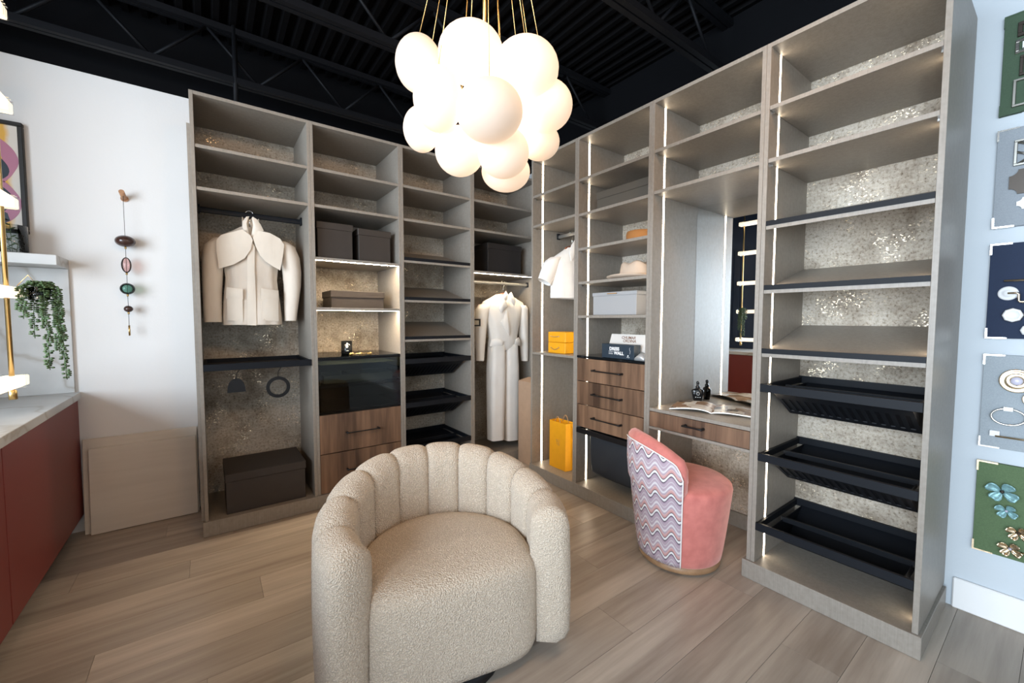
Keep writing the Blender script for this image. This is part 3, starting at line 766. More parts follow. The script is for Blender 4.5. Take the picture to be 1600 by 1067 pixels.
# ------------------------------------------------------------------ coral velvet chair
def pink_chair():
    cx, cy = -0.095, -1.665; A0 = math.radians(152); half = math.radians(68)
    t = thing('vanity_chair', 'coral velvet vanity chair with zigzag patterned back at desk', 'chair', (cx, cy, 0))
    n = 56
    def rb(z): return .198 + .047 * min(1, max(0, (z - .04) / .38)) ** .8
    MB().lathe([(.150, .001), (.150, .010), (.192, .012), (.196, .016), (.196, .042), (.19, .044)], (cx, cy, 0), n).build('wooden_base', 'honey_wood', t)
    prof = [(rb(.044) - .004, .044)] + [(rb(z), z) for z in (.05, .10, .18, .26, .34, .395)] + [(rb(.42) - .006, .412), (rb(.42) - .022, .424), (.19, .434), (.12, .440), (.002, .443)]
    MB().lathe(prof, (cx, cy, 0), n).build('seat_drum', 'coral_velvet', t)
    def ztop(d): return .665 - .105 * (abs(d) / half) ** 2.2
    # curved back (velvet), thickness 6.5 cm
    m = MB(); R_ = []; ns = 30
    for j in range(ns + 1):
        d = -half + 2 * half * j / ns; e = abs(d) / half; an = A0 + d; zt = ztop(d)
        endf = 1.0 if e < .93 else math.sqrt(max(0.02, 1 - ((e - .93) / .07) ** 2))
        th = .062 * endf; ro = .250; zt2 = zt - .035 * (1 - endf)
        ring = []
        zl = .41
        for (r, z) in ((ro - .031 + th * .5, zl), (ro + .004 - (1 - endf) * .03, .50), (ro + .012 - (1 - endf) * .03, zt2 - .06), (ro + .008 - (1 - endf) * .03, zt2 - .025), (ro - .006 - (1 - endf) * .015, zt2 - .006), (ro - .024, zt2), (ro - .042 + (1 - endf) * .01, zt2 - .006), (ro - .056 + (1 - endf) * .025, zt2 - .025), (ro - .058 + (1 - endf) * .028, zt2 - .07), (ro - .054 + (1 - endf) * .025, .48), (ro - .05 + (1 - endf) * .025, zl)):
            ring.append((cx + r * math.cos(an), cy + r * math.sin(an), z))
        R_.append(ring)
    m.rings(R_, True, True); m.build('backrest', 'coral_velvet', t)
    # zigzag outer panel following drum and back
    hp = math.radians(62); m = MB(); zs = [.046 + k * .03 for k in range(30)]
    nz = 20; vs = []; uv = []
    def rad(z): return (rb(z) + .004) if z < .40 else (.249 + .007 + min(1, (z - .40) / .1) * .009)
    for j in range(41):
        d = -hp + 2 * hp * j / 40; an = A0 + d; e = abs(d) / hp
        zt = ztop(d) - .040 - (0 if e < .86 else .05 * ((e - .86) / .14) ** 2)
        for k in range(nz + 1):
            z = .046 + (zt - .046) * k / nz; r = rad(z)
            vs.append((cx + r * math.cos(an), cy + r * math.sin(an), z)); uv.append((d * .25 + 1.0, z + .2))
    fs = []; us = []
    for j in range(40):
        for k in range(nz):
            q = (j * (nz + 1) + k, (j + 1) * (nz + 1) + k, (j + 1) * (nz + 1) + k + 1, j * (nz + 1) + k + 1)
            fs.append(q); us.append([uv[i] for i in q])
    m.add(vs, fs, True, us); bp = m.build('back_panel', 'zigzag_weave', t)
    sol = bp.modifiers.new('solid', 'SOLIDIFY'); sol.thickness = .004; sol.offset = -1
    path = [vs[k] for k in range(nz + 1)] + [vs[j * (nz + 1) + nz] for j in range(1, 41)] + [vs[40 * (nz + 1) + k] for k in range(nz - 1, -1, -1)]
    MB().tube(path, .0032, 6).build('piping', 'piping_white', t)
pink_chair()

# ------------------------------------------------------------------ globe chandelier
def chandelier():
    c0 = Vector((-1.17, -1.4864, 2.0246))
    t = thing('globe_chandelier', 'cluster chandelier of frosted glowing glass globes on brass cords', 'chandelier', tuple(c0))
    G = [(-1.342, -1.2832, 2.2118, 0.0896, 0.1048), (-1.2508, -1.5232, 2.1646, 0.1152, 0.0968), (-1.0956, -1.6408, 2.1086, 0.1168, 0.0992), (-1.3788, -1.5216, 1.9686, 0.084, 0.1056), (-1.2852, -1.6952, 1.8878, 0.1072, 0.0928), (-0.9764, -1.6144, 2.0294, 0.0992, 0.0912), (-1.3236, -1.2624, 1.9782, 0.072, 0.088), (-1.2652, -1.464, 1.8406, 0.0896, 0.0872), (-1.1684, -1.6064, 1.815, 0.0912, 0.088), (-0.8948, -1.48, 1.9614, 0.0832, 0.072), (-1.0596, -1.4688, 1.8086, 0.096, 0.0752), (-1.046, -1.3024, 2.1326, 0.096, 0.088), (-1.15, -1.2544, 1.9246, 0.088, 0.08), (-0.929, -1.412, 2.042, .085, .08)]
    for (x, y, z, rw, rh) in G:
        p = Vector((x, y, z)); ax = (p - c0).normalized()
        o = MB().ell(p, rw, rw, rh, 32, 20).build('glass_globe', 'frosted_globe', t)
        MB().lathe([(.012, -.02), (.012, .01), (.004, .016)], tuple(p - ax * (min(rw, rh) * .9)), 10).build('globe_cap', 'brass', o)
        top = Vector((c0.x + (x - c0.x) * .28, c0.y + (y - c0.y) * .28, 2.97))
        st = p + Vector((0, 0, rh * .96)); MB().tube([st, top], .0016, 5).build('cord', 'brass', t)
    MB().tube([c0, (c0.x, c0.y, 2.97)], .008, 10).build('stem', 'brass', t)
    MB().lathe([(.13, 0), (.13, .028), (.10, .03)], (c0.x, c0.y, 2.966), 32).build('ceiling_canopy', 'brass', t)
    MB().ell(c0, .035, .035, .05, 12, 8).build('lamp_core', 'crystal_glow', t)
    l = bpy.data.lights.new('chandelier_bulb', 'POINT'); l.energy = 5; l.color = (1.0, .78, .56); l.shadow_soft_size = .05
    for k, q in enumerate(((-.02, -.03, .10), (0, 0, -.10))):
        lo = bpy.data.objects.new('chandelier_bulb', l); C.objects.link(lo); lo.parent = t; lo.location = q
chandelier()

# ------------------------------------------------------------------ red counter, marble, crystal light
XC = -2.64
rc = thing('base_cabinet', 'long red lacquer base cabinet along the navy wall', 'cabinet', (-2.95, -.6, 0))
MB().box(XL + .004, XC - .022, -2.30, YB - .004, .10, .766).build('body', 'red_lacquer', rc)
for (y0, y1) in ((.496, -.576), (-.580, -1.13), (-1.134, -1.698), (-1.702, -2.298)): MB().box(XC - .0215, XC - .001, y1 + .001, y0 - .001, .101, .764).build('door', 'red_lacquer', rc, bevel=.0012)
MB().box(XL + .004, XC - .075, -2.28, YB - .004, .001, .099).build('toe_kick', 'shadow_gap', rc)
tag(MB().box(XL + .004, XC + .012, -2.32, YB - .002, .768, .808).build('countertop', 'pale_marble', bevel=.002), 'pale veined marble countertop on the red base cabinet', 'countertop')
tag(MB().box(XL + .004, XC - .008, YB - .020, YB - .001, .8085, 1.4975).build('splashback', 'pale_marble', bevel=.001), 'pale marble splashback slab below the ledge', 'splashback')
tag(MB().box(XL + .004, XC - .008, .272, YB - .001, 1.4985, 1.550).build('ledge_shelf', 'pale_marble', bevel=.002), 'thick marble ledge shelf above the splashback', 'shelf')

def picture():
    x1, x0, z0, z1 = -2.785, -3.255, 1.672, 2.244; y = YB - .002
    t = thing('framed_picture', 'black framed abstract print with pink and navy curves on yellow', 'picture', ((x0 + x1) / 2, y, z0))
    m = MB(); w = .019
    m.box(x0, x1, y - .03, y, z0, z0 + w); m.box(x0, x1, y - .03, y, z1 - w, z1); m.box(x0, x0 + w, y - .03, y, z0 + w, z1 - w); m.box(x1 - w, x1, y - .03, y, z0 + w, z1 - w)
    m.build('frame', 'frame_black', t, bevel=.003)
    m = MB(); a, b, c, d = x0 + w, x1 - w, z0 + w, z1 - w; yy = y - .012
    m.add([(a, yy, c), (b, yy, c), (b, yy, d), (a, yy, d), (a, yy + .008, c), (b, yy + .008, c), (b, yy + .008, d), (a, yy + .008, d)], [(0, 1, 2, 3), (7, 6, 5, 4), (1, 0, 4, 5), (3, 2, 6, 7), (0, 3, 7, 4), (2, 1, 5, 6)], False,
          [[(0, 0), (1, 0), (1, 1), (0, 1)]] + [[(0, 0)] * 4] * 5)
    pr = m.build('print', 'abstract_print', t)
    def band(name, mat, cpts, wd, dy):
        m = MB(); vs = []; nn = 60
        for k in range(nn + 1):
            s = k / nn; f = s * (len(cpts) - 1); i = min(int(f), len(cpts) - 2); q = f - i
            P = [Vector(cpts[max(0, min(len(cpts) - 1, i + dd))]) for dd in (-1, 0, 1, 2)]
            p = 0.5 * ((2 * P[1]) + (-P[0] + P[2]) * q + (2 * P[0] - 5 * P[1] + 4 * P[2] - P[3]) * q * q + (-P[0] + 3 * P[1] - 3 * P[2] + P[3]) * q ** 3)
            tg = (-P[0] + P[2]) + 2 * (2 * P[0] - 5 * P[1] + 4 * P[2] - P[3]) * q + 3 * (-P[0] + 3 * P[1] - 3 * P[2] + P[3]) * q * q
            tg.normalize(); nx = Vector((-tg.y, tg.x))
            for sg in (1, -1):
                e = p + nx * wd * sg; vs.append((e.x, yy - dy, e.y))
        nn2 = len(vs)
        vs += [(p[0], p[1] + dy * .9, p[2]) for p in vs]
        fs = []
        for k in range(nn):
            a_ = 2 * k
            fs += [(a_, a_ + 1, a_ + 3, a_ + 2), (nn2 + a_ + 2, nn2 + a_ + 3, nn2 + a_ + 1, nn2 + a_), (a_, a_ + 2, nn2 + a_ + 2, nn2 + a_), (a_ + 3, a_ + 1, nn2 + a_ + 1, nn2 + a_ + 3)]
        m.add(vs, fs); m.build(name, mat, pr)
    band('pink_curve', 'art_pink', [(-3.10, 2.20), (-2.96, 2.17), (-2.87, 2.115), (-2.836, 2.05), (-2.858, 1.985), (-2.888, 1.932), (-2.858, 1.888), (-2.834, 1.835), (-2.85, 1.775), (-2.90, 1.738), (-3.03, 1.72)], .028, .0012)
    band('navy_curve', 'art_navy', [(-3.12, 2.06), (-2.98, 2.08), (-2.895, 2.04), (-2.868, 1.985), (-2.91, 1.945), (-2.93, 1.91), (-2.885, 1.885), (-2.860, 1.845), (-2.885, 1.80), (-2.905, 1.77), (-2.875, 1.745), (-3.0, 1.715)], .026, .0024)
picture()
def vase():
    cx, cy, z = -2.822, .385, 1.5505
    t = thing('glass_vase', 'clear glass vase with a small leafy sprig on the marble ledge', 'vase', (cx, cy, z))
    m = MB(); m.lathe([(.052, 0), (.055, .004), (.055, .145), (.052, .145), (.052, .008), (.001, .008)], (cx, cy, z), 28); m.build('vessel', 'clear_glass', t)
    for q in range(3):
        an = q * 2.2 + .4; h = .11 + .02 * q; st = MB().tube([(cx + .012 * math.cos(an), cy + .012 * math.sin(an), z + .010), (cx + .02 * math.cos(an), cy + .02 * math.sin(an), z + h * .6), (cx + .035 * math.cos(an), cy + .035 * math.sin(an), z + h)], .0013, 5).build('stem', 'leaf_green', t)
        for k in range(7):
            f = (k + 1) / 7.5; p = Vector((cx + (.012 + .023 * f) * math.cos(an), cy + (.012 + .023 * f) * math.sin(an), z + .010 + h * f * .95)); s = 1 if k % 2 else -1
            m = MB(); m.ell(p + Vector((s * .009, 0, .004)), .011, .004, .0035, 8, 6, Matrix.Rotation(-s * .5, 3, 'Y')); m.build('leaf', 'leaf_green', st)
vase()
def crystal_light():
    x, y0, y1 = -2.69, -.195, -1.12
    t = thing('crystal_ladder_pendant', 'brass ladder pendant with glowing crystal bars over the counter', 'pendant', (x, -.6, .93))
    for yy in (-.25, -1.01):
        MB().tube([(x, yy, .90), (x, yy, 2.997)], .008, 10).build('brass_rod', 'brass', t)
        for z in (.91,): MB().lathe([(.013, -.02), (.013, .015), (.008, .02)], (x, yy, z), 12).build('finial', 'brass', t)
    for z in (.965, 1.330, 1.698, 2.085, 2.46):
        b = MB().box(x - .036, x + .036, y1, y0, z - .022, z + .022).build('crystal_bar', 'crystal_glow', t, bevel=.006, seg=2)
        for k in range(3): MB().box(x - .040, x + .040, y0 - .02 - k * .022, y0 - .010 - k * .022, z - .026, z + .026).build('crystal_ridge', 'clear_glass', b)
crystal_light()
def trailing_plant():
    cx, cy, z = -2.588, -.305, 1.352
    t = thing('trailing_plant', 'green trailing succulent hanging beside the crystal bars', 'plant', (cx, cy, z))
    m = MB(); m.lathe([(.02, -.055), (.030, -.05), (.036, .0), (.033, .0), (.026, -.045), (.001, -.048)], (cx, cy, z), 18); m.build('glass_cup', 'clear_glass', t)
    MB().tube([(cx, cy, z), (cx - .03, cy + .01, z + .05), (-2.652, cy + .02, z + .004)], .0015, 5).build('hook', 'brass', t)
    rnd = random.Random(3)
    strands = [(.055, -.02, .375), (.02, -.03, .33), (-.02, .02, .20), (-.05, .0, .09), (.0, .03, .14), (.04, .02, .26), (-.035, -.03, .12), (.05, .0, .22)]
    for (dx, dy, ln) in strands:
        # image-right direction is roughly +x here
        path = [(cx, cy, z), (cx + dx * .5, cy + dy * .5, z + .02), (cx + dx, cy + dy, z - .01)]
        nn = int(ln / .03)
        for k in range(1, nn + 1): path.append((cx + dx * (1 + .02 * k) + rnd.uniform(-.003, .003), cy + dy + rnd.uniform(-.003, .003), z - .01 - k * ln / nn))
        m = MB(); m.tube(path, .0015, 5)
        for i in range(len(path) - 1):
            a, b = Vector(path[i]), Vector(path[i + 1]); q = max(2, int((b - a).length / .0072))
            for s in range(q):
                p = a.lerp(b, s / q)
                for w in range(3):
                    an = rnd.uniform(0, 6.28); rr = .010
                    m.ell(p + Vector((math.cos(an) * rr, math.sin(an) * rr, .002)), .0075, .0045, .004, 6, 4, Matrix.Rotation(an, 3, 'Z'))
        o = m.build('strand', 'leaf_green', t); o['kind'] = 'stuff'
trailing_plant()
# leaning boards
def lean(name, x0, x1, h, yb, yt, th, label, cut=0):
    m = MB(); dz = th * (yt - yb) / h
    m.hexa([(x0, yb - th, .001 + dz), (x1, yb - th, .001 + dz), (x1, yb, .001), (x0, yb, .001), (x0, yt - th, h + dz), (x1, yt - th, h + dz), (x1, yt, h), (x0, yt, h)])
    return tag(m.build(name, 'pale_board', bevel=.0015), label, 'board')
lean('leaning_panel', -2.628, -2.112, .535, .440, .482, .016, 'larger pale wood panel leaning on the white wall, behind another')
lean('leaning_panel', -2.600, -2.118, .485, .412, .448, .016, 'front pale wood panel leaning against the larger panel')
# bead pendant on the wall
def beads():
    x, y = -2.405, YB
    t = thing('bead_pendant', 'hanging string of blown glass beads on a wooden wall peg', 'wall hanging', (x, y - .05, 1.13))
    yy = y - .055
    MB().tube([(x, y - .001, 1.925), (x - .004, y - .075, 1.95)], .013, 14).build('peg', 'peg_wood', t)
    MB().lathe([(.018, 0), (.018, .006)], (x, y - .008, 1.926), 16, 'y').build('peg_rose', 'peg_wood', t)
    MB().tube([(x, yy, 1.95), (x, yy, 1.16)], .0012, 6).build('cord', 'dark_metal', t)
    for (z, rw, rh, mt, nm) in ((1.672, .046, .033, 'amber_glass', 'bead'), (1.535, .023, .045, 'pink_glass', 'bead'), (1.398, .034, .033, 'green_glass', 'bead'), (1.281, .021, .019, 'amber_glass', 'bead')):
        o = MB().ell((x, yy, z), rw, rw, rh, 20, 14).build(nm, mt, t)
        MB().lathe([(.005, -.006), (.005, .006)], (x, yy, z - rh - .005), 10).build('collar', 'brass', o)
    MB().tube([(x, yy, 1.185), (x, yy, 1.125)], .0045, 8).build('drop', 'brass', t)
beads()

# ------------------------------------------------------------------ boxes and goods in the bays
def lidbox(name, F, u0, u1, v0, v1, z0, h, lid, mat, label, cat='box', group=None, lidmat=None, over=.005):
    p = F((u0 + u1) / 2, (v0 + v1) / 2, z0 + .001)
    t = thing(name, label, cat, p, group)
    lbox(F, u0 + over, u1 - over, v0 + over, v1 - over, z0 + .001, z0 + h - lid * .3).build('body', mat, t, bevel=.002)
    m = lbox(F, u0, u1, v0, v1, z0 + h - lid, z0 + h).build('lid', lidmat or mat, t, bevel=.003)
    return t
lidbox('storage_box', FL, -1.983, -1.556, .026, .388, Z0, .236, .048, 'box_brown', 'long dark brown lidded storage box on the floor of jacket bay')
lidbox('storage_box', FL, -1.458, -1.231, .05, .33, 1.615, .235, .045, 'box_brown', 'square dark storage box on the upper shelf, nearer the jacket', group='square storage boxes above the lit niche')
lidbox('storage_box', FL, -1.200, -.972, .05, .33, 1.615, .222, .045, 'box_brown', 'square dark storage box on the upper shelf, nearer the shoe bay', group='square storage boxes above the lit niche')
lidbox('storage_box', FL, -1.371, -1.008, .10, .36, 1.298, .118, .045, 'box_brown', 'flat dark lidded box inside the lit upper niche')
lidbox('storage_box', FL, -.110, .255, .13, .40, 1.612, .262, .05, 'box_black', 'black storage box on the corner bay shelf over the jumpsuit')
lidbox('storage_box', FR, .925, 1.345, .06, .40, 1.934, .125, .048, 'box_olive', 'wide low olive-grey box high in the hat bay')
wb = lidbox('keepsake_box', FR, .915, 1.272, .045, .33, 1.252, .148, .024, 'box_grey', 'pale grey linen box under the felt hat')
MB().tube([FR(1.05, .040, 1.389), FR(1.055, .034, 1.389), FR(1.12, .034, 1.389), FR(1.125, .040, 1.389)], .003, 6).build('pull_loop', 'leather_tan', wb)
# candle and necklace on the glass top
def candle():
    p = (-1.252, .19, .9785); t = thing('candle_jar', 'black glass candle jar on the smoked glass top', 'candle', p)
    MB().lathe([(.034, 0), (.037, .004), (.037, .092), (.034, .092), (.034, .075), (.001, .075)], p, 24).build('jar', 'black_glass', t)
    e = MB(); e.lathe([(.012, 0), (.012, .001)], (0, 0, 0), 14, 'y').xform(lambda x, y, z: (p[0] + x * .75 - .008, p[1] - .0375 - y, p[2] + .057 + z)); e.build('emblem', 'print_white', t)
    e = MB(); e.box(p[0] - .014, p[0] + .002, p[1] - .0378, p[1] - .037, p[2] + .024, p[2] + .027); e.box(p[0] - .010, p[0] - .002, p[1] - .0378, p[1] - .037, p[2] + .073, p[2] + .080); e.build('label_print', 'print_white', t)
    MB().lathe([(.030, .07), (.030, .076), (.001, .077)], p, 18).build('wax', 'paper_white', t)
candle()
m = MB(); path = []
for k in range(60):
    s = k / 59; path.append((-1.262 + .145 * s + .012 * math.sin(s * 19), .085 + .030 * math.sin(s * 12.5), .983 + .006 * abs(math.sin(s * 23))))
m.tube(path, .0036, 6)
for k in (2, 14, 22, 58): m.ell(path[k], .010, .008, .008, 8, 6)
tag(m.build('necklace', 'brass'), 'tangled gold necklace lying in front of the candle', 'necklace')
# hanging accessory tools under the tray
def belt_hanger(ring):
    x = -1.694 if ring else -1.909; y = .069; zt = .926
    t = thing('accessory_hanger', 'round black ring hanger under the tray in jacket bay' if ring else 'black bell-shaped tie hanger under the tray in jacket bay', 'hanger', (x, y, .74 if ring else .785))
    m = MB(); ph = []
    for k in range(9):
        an = PI * .9 - k * PI / 8 * 1.15; ph.append((x + .009 + .009 * math.cos(an), y, zt + .002 + .0115 * math.sin(an)))
    top = .868 if ring else .874
    ph += [(x + .006, y, .905), (x, y, .892), (x, y, top)]
    m.tube(ph, .002, 6); m.build('hook', 'handle_black', t)
    if ring:
        R_ = []
        for k in range(33):
            an = 2 * PI * k / 32; R_.append([(x + (.056 + .0095 * a_) * math.cos(an), y + b_ * .005, .803 + (.056 + .0095 * a_) * math.sin(an)) for a_, b_ in ((-1, -1), (1, -1), (1, 1), (-1, 1))])
        MB().rings(R_, False, False, True, False).build('ring', 'handle_black', t)
    else:
        out = [(-.046, 0), (.046, 0), (.043, .03), (.036, .055), (.024, .072), (.010, .080), (0, .082), (-.010, .080), (-.024, .072), (-.036, .055), (-.043, .03)]
        n = len(out); m = MB(); m.add([(x + a, y - .005, .793 + b) for a, b in out] + [(x + a, y + .005, .793 + b) for a, b in out], [tuple(range(n)), tuple(reversed(range(n, 2 * n)))] + [((i + 1) % n, i, n + i, n + (i + 1) % n) for i in range(n)])
        m.build('bell_body', 'handle_black', t)
belt_hanger(True); belt_hanger(False)

# hats
def hat(rust):
    if rust:
        c = Vector(FR(1.165, .235, 1.7055)); t = thing('pillbox_hat', 'rust brown flat-topped hat on shelf above the fedora', 'hat', tuple(c))
        MB().lathe([(.112, .001), (.116, .02), (.118, .060), (.112, .078), (.090, .084), (.001, .085)], c, 36, 'z', .95, .80).build('crown', 'hat_rust', t)
        MB().lathe([(.114, .004), (.121, .006), (.121, .020), (.116, .022)], c, 36, 'z', .95, .80).build('hat_band', 'leather_tan', t)
    else:
        c = Vector(FR(1.145, .19, 1.4795)); t = thing('fedora_hat', 'sand coloured felt fedora with wide brim on shelf', 'hat', tuple(c))
        R_ = []
        for (r, z) in ((.002, .004), (.08, .004), (.105, .002), (.15, .008), (.172, .018), (.172, .021), (.15, .011), (.106, .008)):
            R_.append([(c.x + r * math.cos(2 * PI * k / 40), c.y + r * 1.05 * math.sin(2 * PI * k / 40), c.z + .001 + z * (1 + .25 * math.cos(4 * PI * k / 40))) for k in range(40)])
        MB().rings(R_).build('brim', 'hat_felt', t)
        R_ = []
        for (r, z) in ((.100, .006), (.100, .02), (.097, .05), (.093, .08), (.088, .104), (.076, .118), (.05, .118), (.02, .112), (.002, .110)):
            ring = []
            for k in range(40):
                an = 2 * PI * k / 40; x_, y_ = r * .85 * math.cos(an), r * 1.02 * math.sin(an)
                dz = 0
                if z > .09: dz = -.026 * math.exp(-(x_ / .03) ** 2) * (1 if z > .1 else .5) * (1 - .4 * abs(y_) / .1)
                pin = 1 - .16 * math.exp(-((an - PI) / .55) ** 2) * (z / .118) ** 2
                dz += -.016 * math.exp(-(y_ / .03) ** 2) * (1 if z > .1 else 0)
                ring.append((c.x + x_ * pin, c.y + y_, c.z + z + dz))
            R_.append(ring)
        MB().rings(R_).build('crown', 'hat_felt', t)
        MB().lathe([(.1005, .012), (.1035, .013), (.1030, .032), (.0995, .033)], c, 40, 'z', .85, 1.02).build('hat_band', 'leather_tan', t)
hat(True); hat(False)

# books on the black glass top: navy display box, white book leaning on it
RT = lambda y, z, x, tilt=0: Matrix.Translation((x, y, z)) @ Matrix(((0, -math.sin(tilt) * -1, -math.cos(tilt), 0), (-1, 0, 0, 0), (0, math.cos(tilt), math.sin(tilt) * 1, 0), (0, 0, 0, 1)))
nb = thing('swatch_box', 'navy presentation box with white lettering on the black glass top', 'box', (.06, -1.16, .981))
lbox(FR, 1.035, 1.285, .012, .075, .981, 1.070).build('case', 'card_navy', nb, bevel=.0015)
text('DRESS', .028, 'print_white', nb, RT(-1.098, 1.032, .0112), bold=.0009); text('WALL', .028, 'print_white', nb, RT(-1.134, 1.006, .0112), bold=.0009)
m = MB(); m.box(.0112, .0118, -1.126, -1.092, 1.0235, 1.0258); m.box(.0112, .0118, -1.124, -1.092, 1.0145, 1.016); m.box(.0112, .0118, -1.126, -1.092, 1.0075, 1.0095)
m.build('lettering_bars', 'print_white', nb)
m = MB(); m.box(.0112, .0118, -1.246, -1.2385, 1.000, 1.007); m.box(.0112, .0118, -1.240, -1.234, .993, .997); m.box(.0112, .0118, -1.252, -1.246, .992, .996); m.tube([(.0115, -1.254, 1.014), (.0115, -1.258, 1.03), (.0115, -1.252, 1.045), (.0115, -1.256, 1.055)], .0008, 5)
m.build('side_print', 'print_white', nb)
wbk = thing('cream_swatch_box', 'cream presentation box with brown lettering leaning behind the navy box', 'box', (.13, -1.17, .981))
tl = math.radians(20); dirz = (math.sin(tl), math.cos(tl)); th = .05
def LB(u, s, d):   # s up the leaning face, d depth
    x = .082 + s * math.sin(tl) + d * math.cos(tl); z = .9985 + s * math.cos(tl) - d * math.sin(tl) + .000
    return (x, -u, z)
m = MB(); m.hexa([LB(1.015, 0, 0), LB(1.325, 0, 0), LB(1.325, 0, th), LB(1.015, 0, th), LB(1.015, .14, 0), LB(1.325, .14, 0), LB(1.325, .14, th), LB(1.015, .14, th)])
m.build('case', 'card_white', wbk, bevel=.0015)
def LT(u, s): 
    p = LB(u, s, -.0006); return Matrix(((0, math.sin(tl), -math.cos(tl), p[0]), (-1, 0, 0, p[1]), (0, math.cos(tl), math.sin(tl), p[2]), (0, 0, 0, 1)))
text('CHUMAR', .026, 'print_brown', wbk, LT(1.105, .108), bold=.0004); text('ORDINA', .026, 'print_brown', wbk, LT(1.122, .086), bold=.0004)
m = MB(); R_ = []
for k in range(9):
    s = k / 8; R_.append([FR(1.293 + .070 * s, .004 + v, .981 + (.012 + .020 * math.sin(PI * s) ) * h) for v, h in ((0, 0.02), (0, 1), (.03, 1.6), (.066, 1.0), (.066, .02))])
m.rings(R_); tag(m.build('folded_cloth', 'silver_cloth'), 'folded silver grey cloth beside the navy presentation box', 'cloth')

# orange boxes and bag
for k, (z, h, lab) in enumerate(((.972, .080, 'orange drawer box with drooping handle, lower of the two'), (1.053, .078, 'orange drawer box with straight handle, upper of the two'))):
    t = thing('drawer_box', lab, 'box', (.10, -.56, z + .001), 'stacked orange boxes')
    lbox(FR, .468, .655, .05, .22, z + .001, z + h).build('case', 'marigold', t, bevel=.003)
    lbox(FR, .478, .640, .047, .050, z + .010, z + h - .010).build('drawer_front', 'marigold', t, bevel=.001)
    sag = .018 if k == 0 else .004
    m = MB(); m.tube([FR(.505 + .09 * q / 8, .042 - .004 * math.sin(PI * q / 8), z + .046 - sag * math.sin(PI * q / 8)) for q in range(9)], .003, 6); m.build('handle', 'leather_tan', t)
    m = MB()
    for u in (.505, .595): m.ell(FR(u, .043, z + .046), .004, .004, .004, 8, 6)
    m.build('stud', 'chrome', t)
bg = thing('gift_bag', 'tall orange paper gift bag with twisted handle on bay floor', 'bag', (.14, -.55, Z0 + .001))
m = MB(); R_ = []
for z, ins in ((.001, .0), (.18, .001), (.36, .0)):
    R_.append([FR(u, v, Z0 + z) for u, v in ((.452 + ins, .085), (.632 - ins, .085), (.640 - ins * 2, .13), (.632 - ins, .175), (.452 + ins, .175), (.447 + ins, .13))])
m.rings(R_, True, False, True, False); o = m.build('bag_body', 'marigold', bg); sd = o.modifiers.new('solid', 'SOLIDIFY'); sd.thickness = .0015; sd.offset = -1
for v in (.089, .171):
    m = MB(); m.tube([FR(.505 + .07 * q / 10, v, Z0 + .345 + .055 * math.sin(PI * q / 10)) for q in range(11)], .003, 6); m.build('handle', 'leather_tan', bg)
m = MB()
for (du, dz, r) in ((0, 0, .010), (.014, .016, .008), (-.010, .018, .007), (.012, -.012, .007)):
    m.tube([FR(.545 + du + r * math.cos(2 * PI * q / 14), .0838, Z0 + .20 + dz + r * 1.2 * math.sin(2 * PI * q / 14)) for q in range(15)], .0010, 5)
m.build('emblem', 'leather_tan', bg)
# tan carton in the corner gap
ct = thing('tall_carton', 'tall plain tan carton standing in the corner gap', 'carton', (.22, -.165, .001))
MB().box(.098, .335, -.300, -.030, .001, .700).build('carton_body', 'cardboard', ct, bevel=.002)
MB().hexa([(.098, -.300, .700), (.214, -.300, .700), (.214, -.030, .700), (.098, -.030, .700), (.099, -.299, .703), (.214, -.299, .722), (.214, -.031, .722), (.099, -.031, .703)]).build('carton_flap', 'cardboard', ct)
MB().hexa([(.219, -.300, .700), (.335, -.300, .700), (.335, -.030, .700), (.219, -.030, .700), (.219, -.299, .722), (.334, -.299, .703), (.334, -.031, .703), (.219, -.031, .722)]).build('carton_flap', 'cardboard', ct)

# desk: perfume bottle and open magazine
def perfume():
    p = Vector((.402, -1.470, .7195)); t = thing('perfume_bottle', 'squat black perfume bottle with stopper in front of the mirror', 'bottle', tuple(p))
    rz = Matrix.Rotation(math.radians(-52), 3, 'Z')
    m = MB(); R_ = []
    for (w, d, z) in ((.020, .012, .000), (.024, .014, .003), (.033, .016, .045), (.036, .016, .062), (.033, .015, .070), (.014, .011, .078), (.011, .010, .084)):
        R_.append([p + rz @ Vector((w * math.copysign(abs(math.cos(a_)) ** .6, math.cos(a_)), d * math.copysign(abs(math.sin(a_)) ** .6, math.sin(a_)), z)) for a_ in [2 * PI * k / 24 for k in range(24)]])
    m.rings(R_); m.build('flask', 'black_glass', t)
    MB().lathe([(.012, .082), (.013, .086), (.013, .092), (.008, .096), (.0075, .108), (.010, .112), (.009, .120), (.002, .124)], p, 16).build('stopper', 'black_glass', t)
    m = MB()
    for q in range(3): m.ell(p + rz @ Vector((-.012 + .012 * q, -.0155, .026)), .004, .0008, .002, 8, 4, rz)
    m.tube([p + rz @ Vector((.008 * math.cos(q * .7), -.0165, .048 + .010 * math.sin(q * .7))) for q in range(10)], .0008, 5)
    m.build('label_print', 'print_white', t)
perfume()
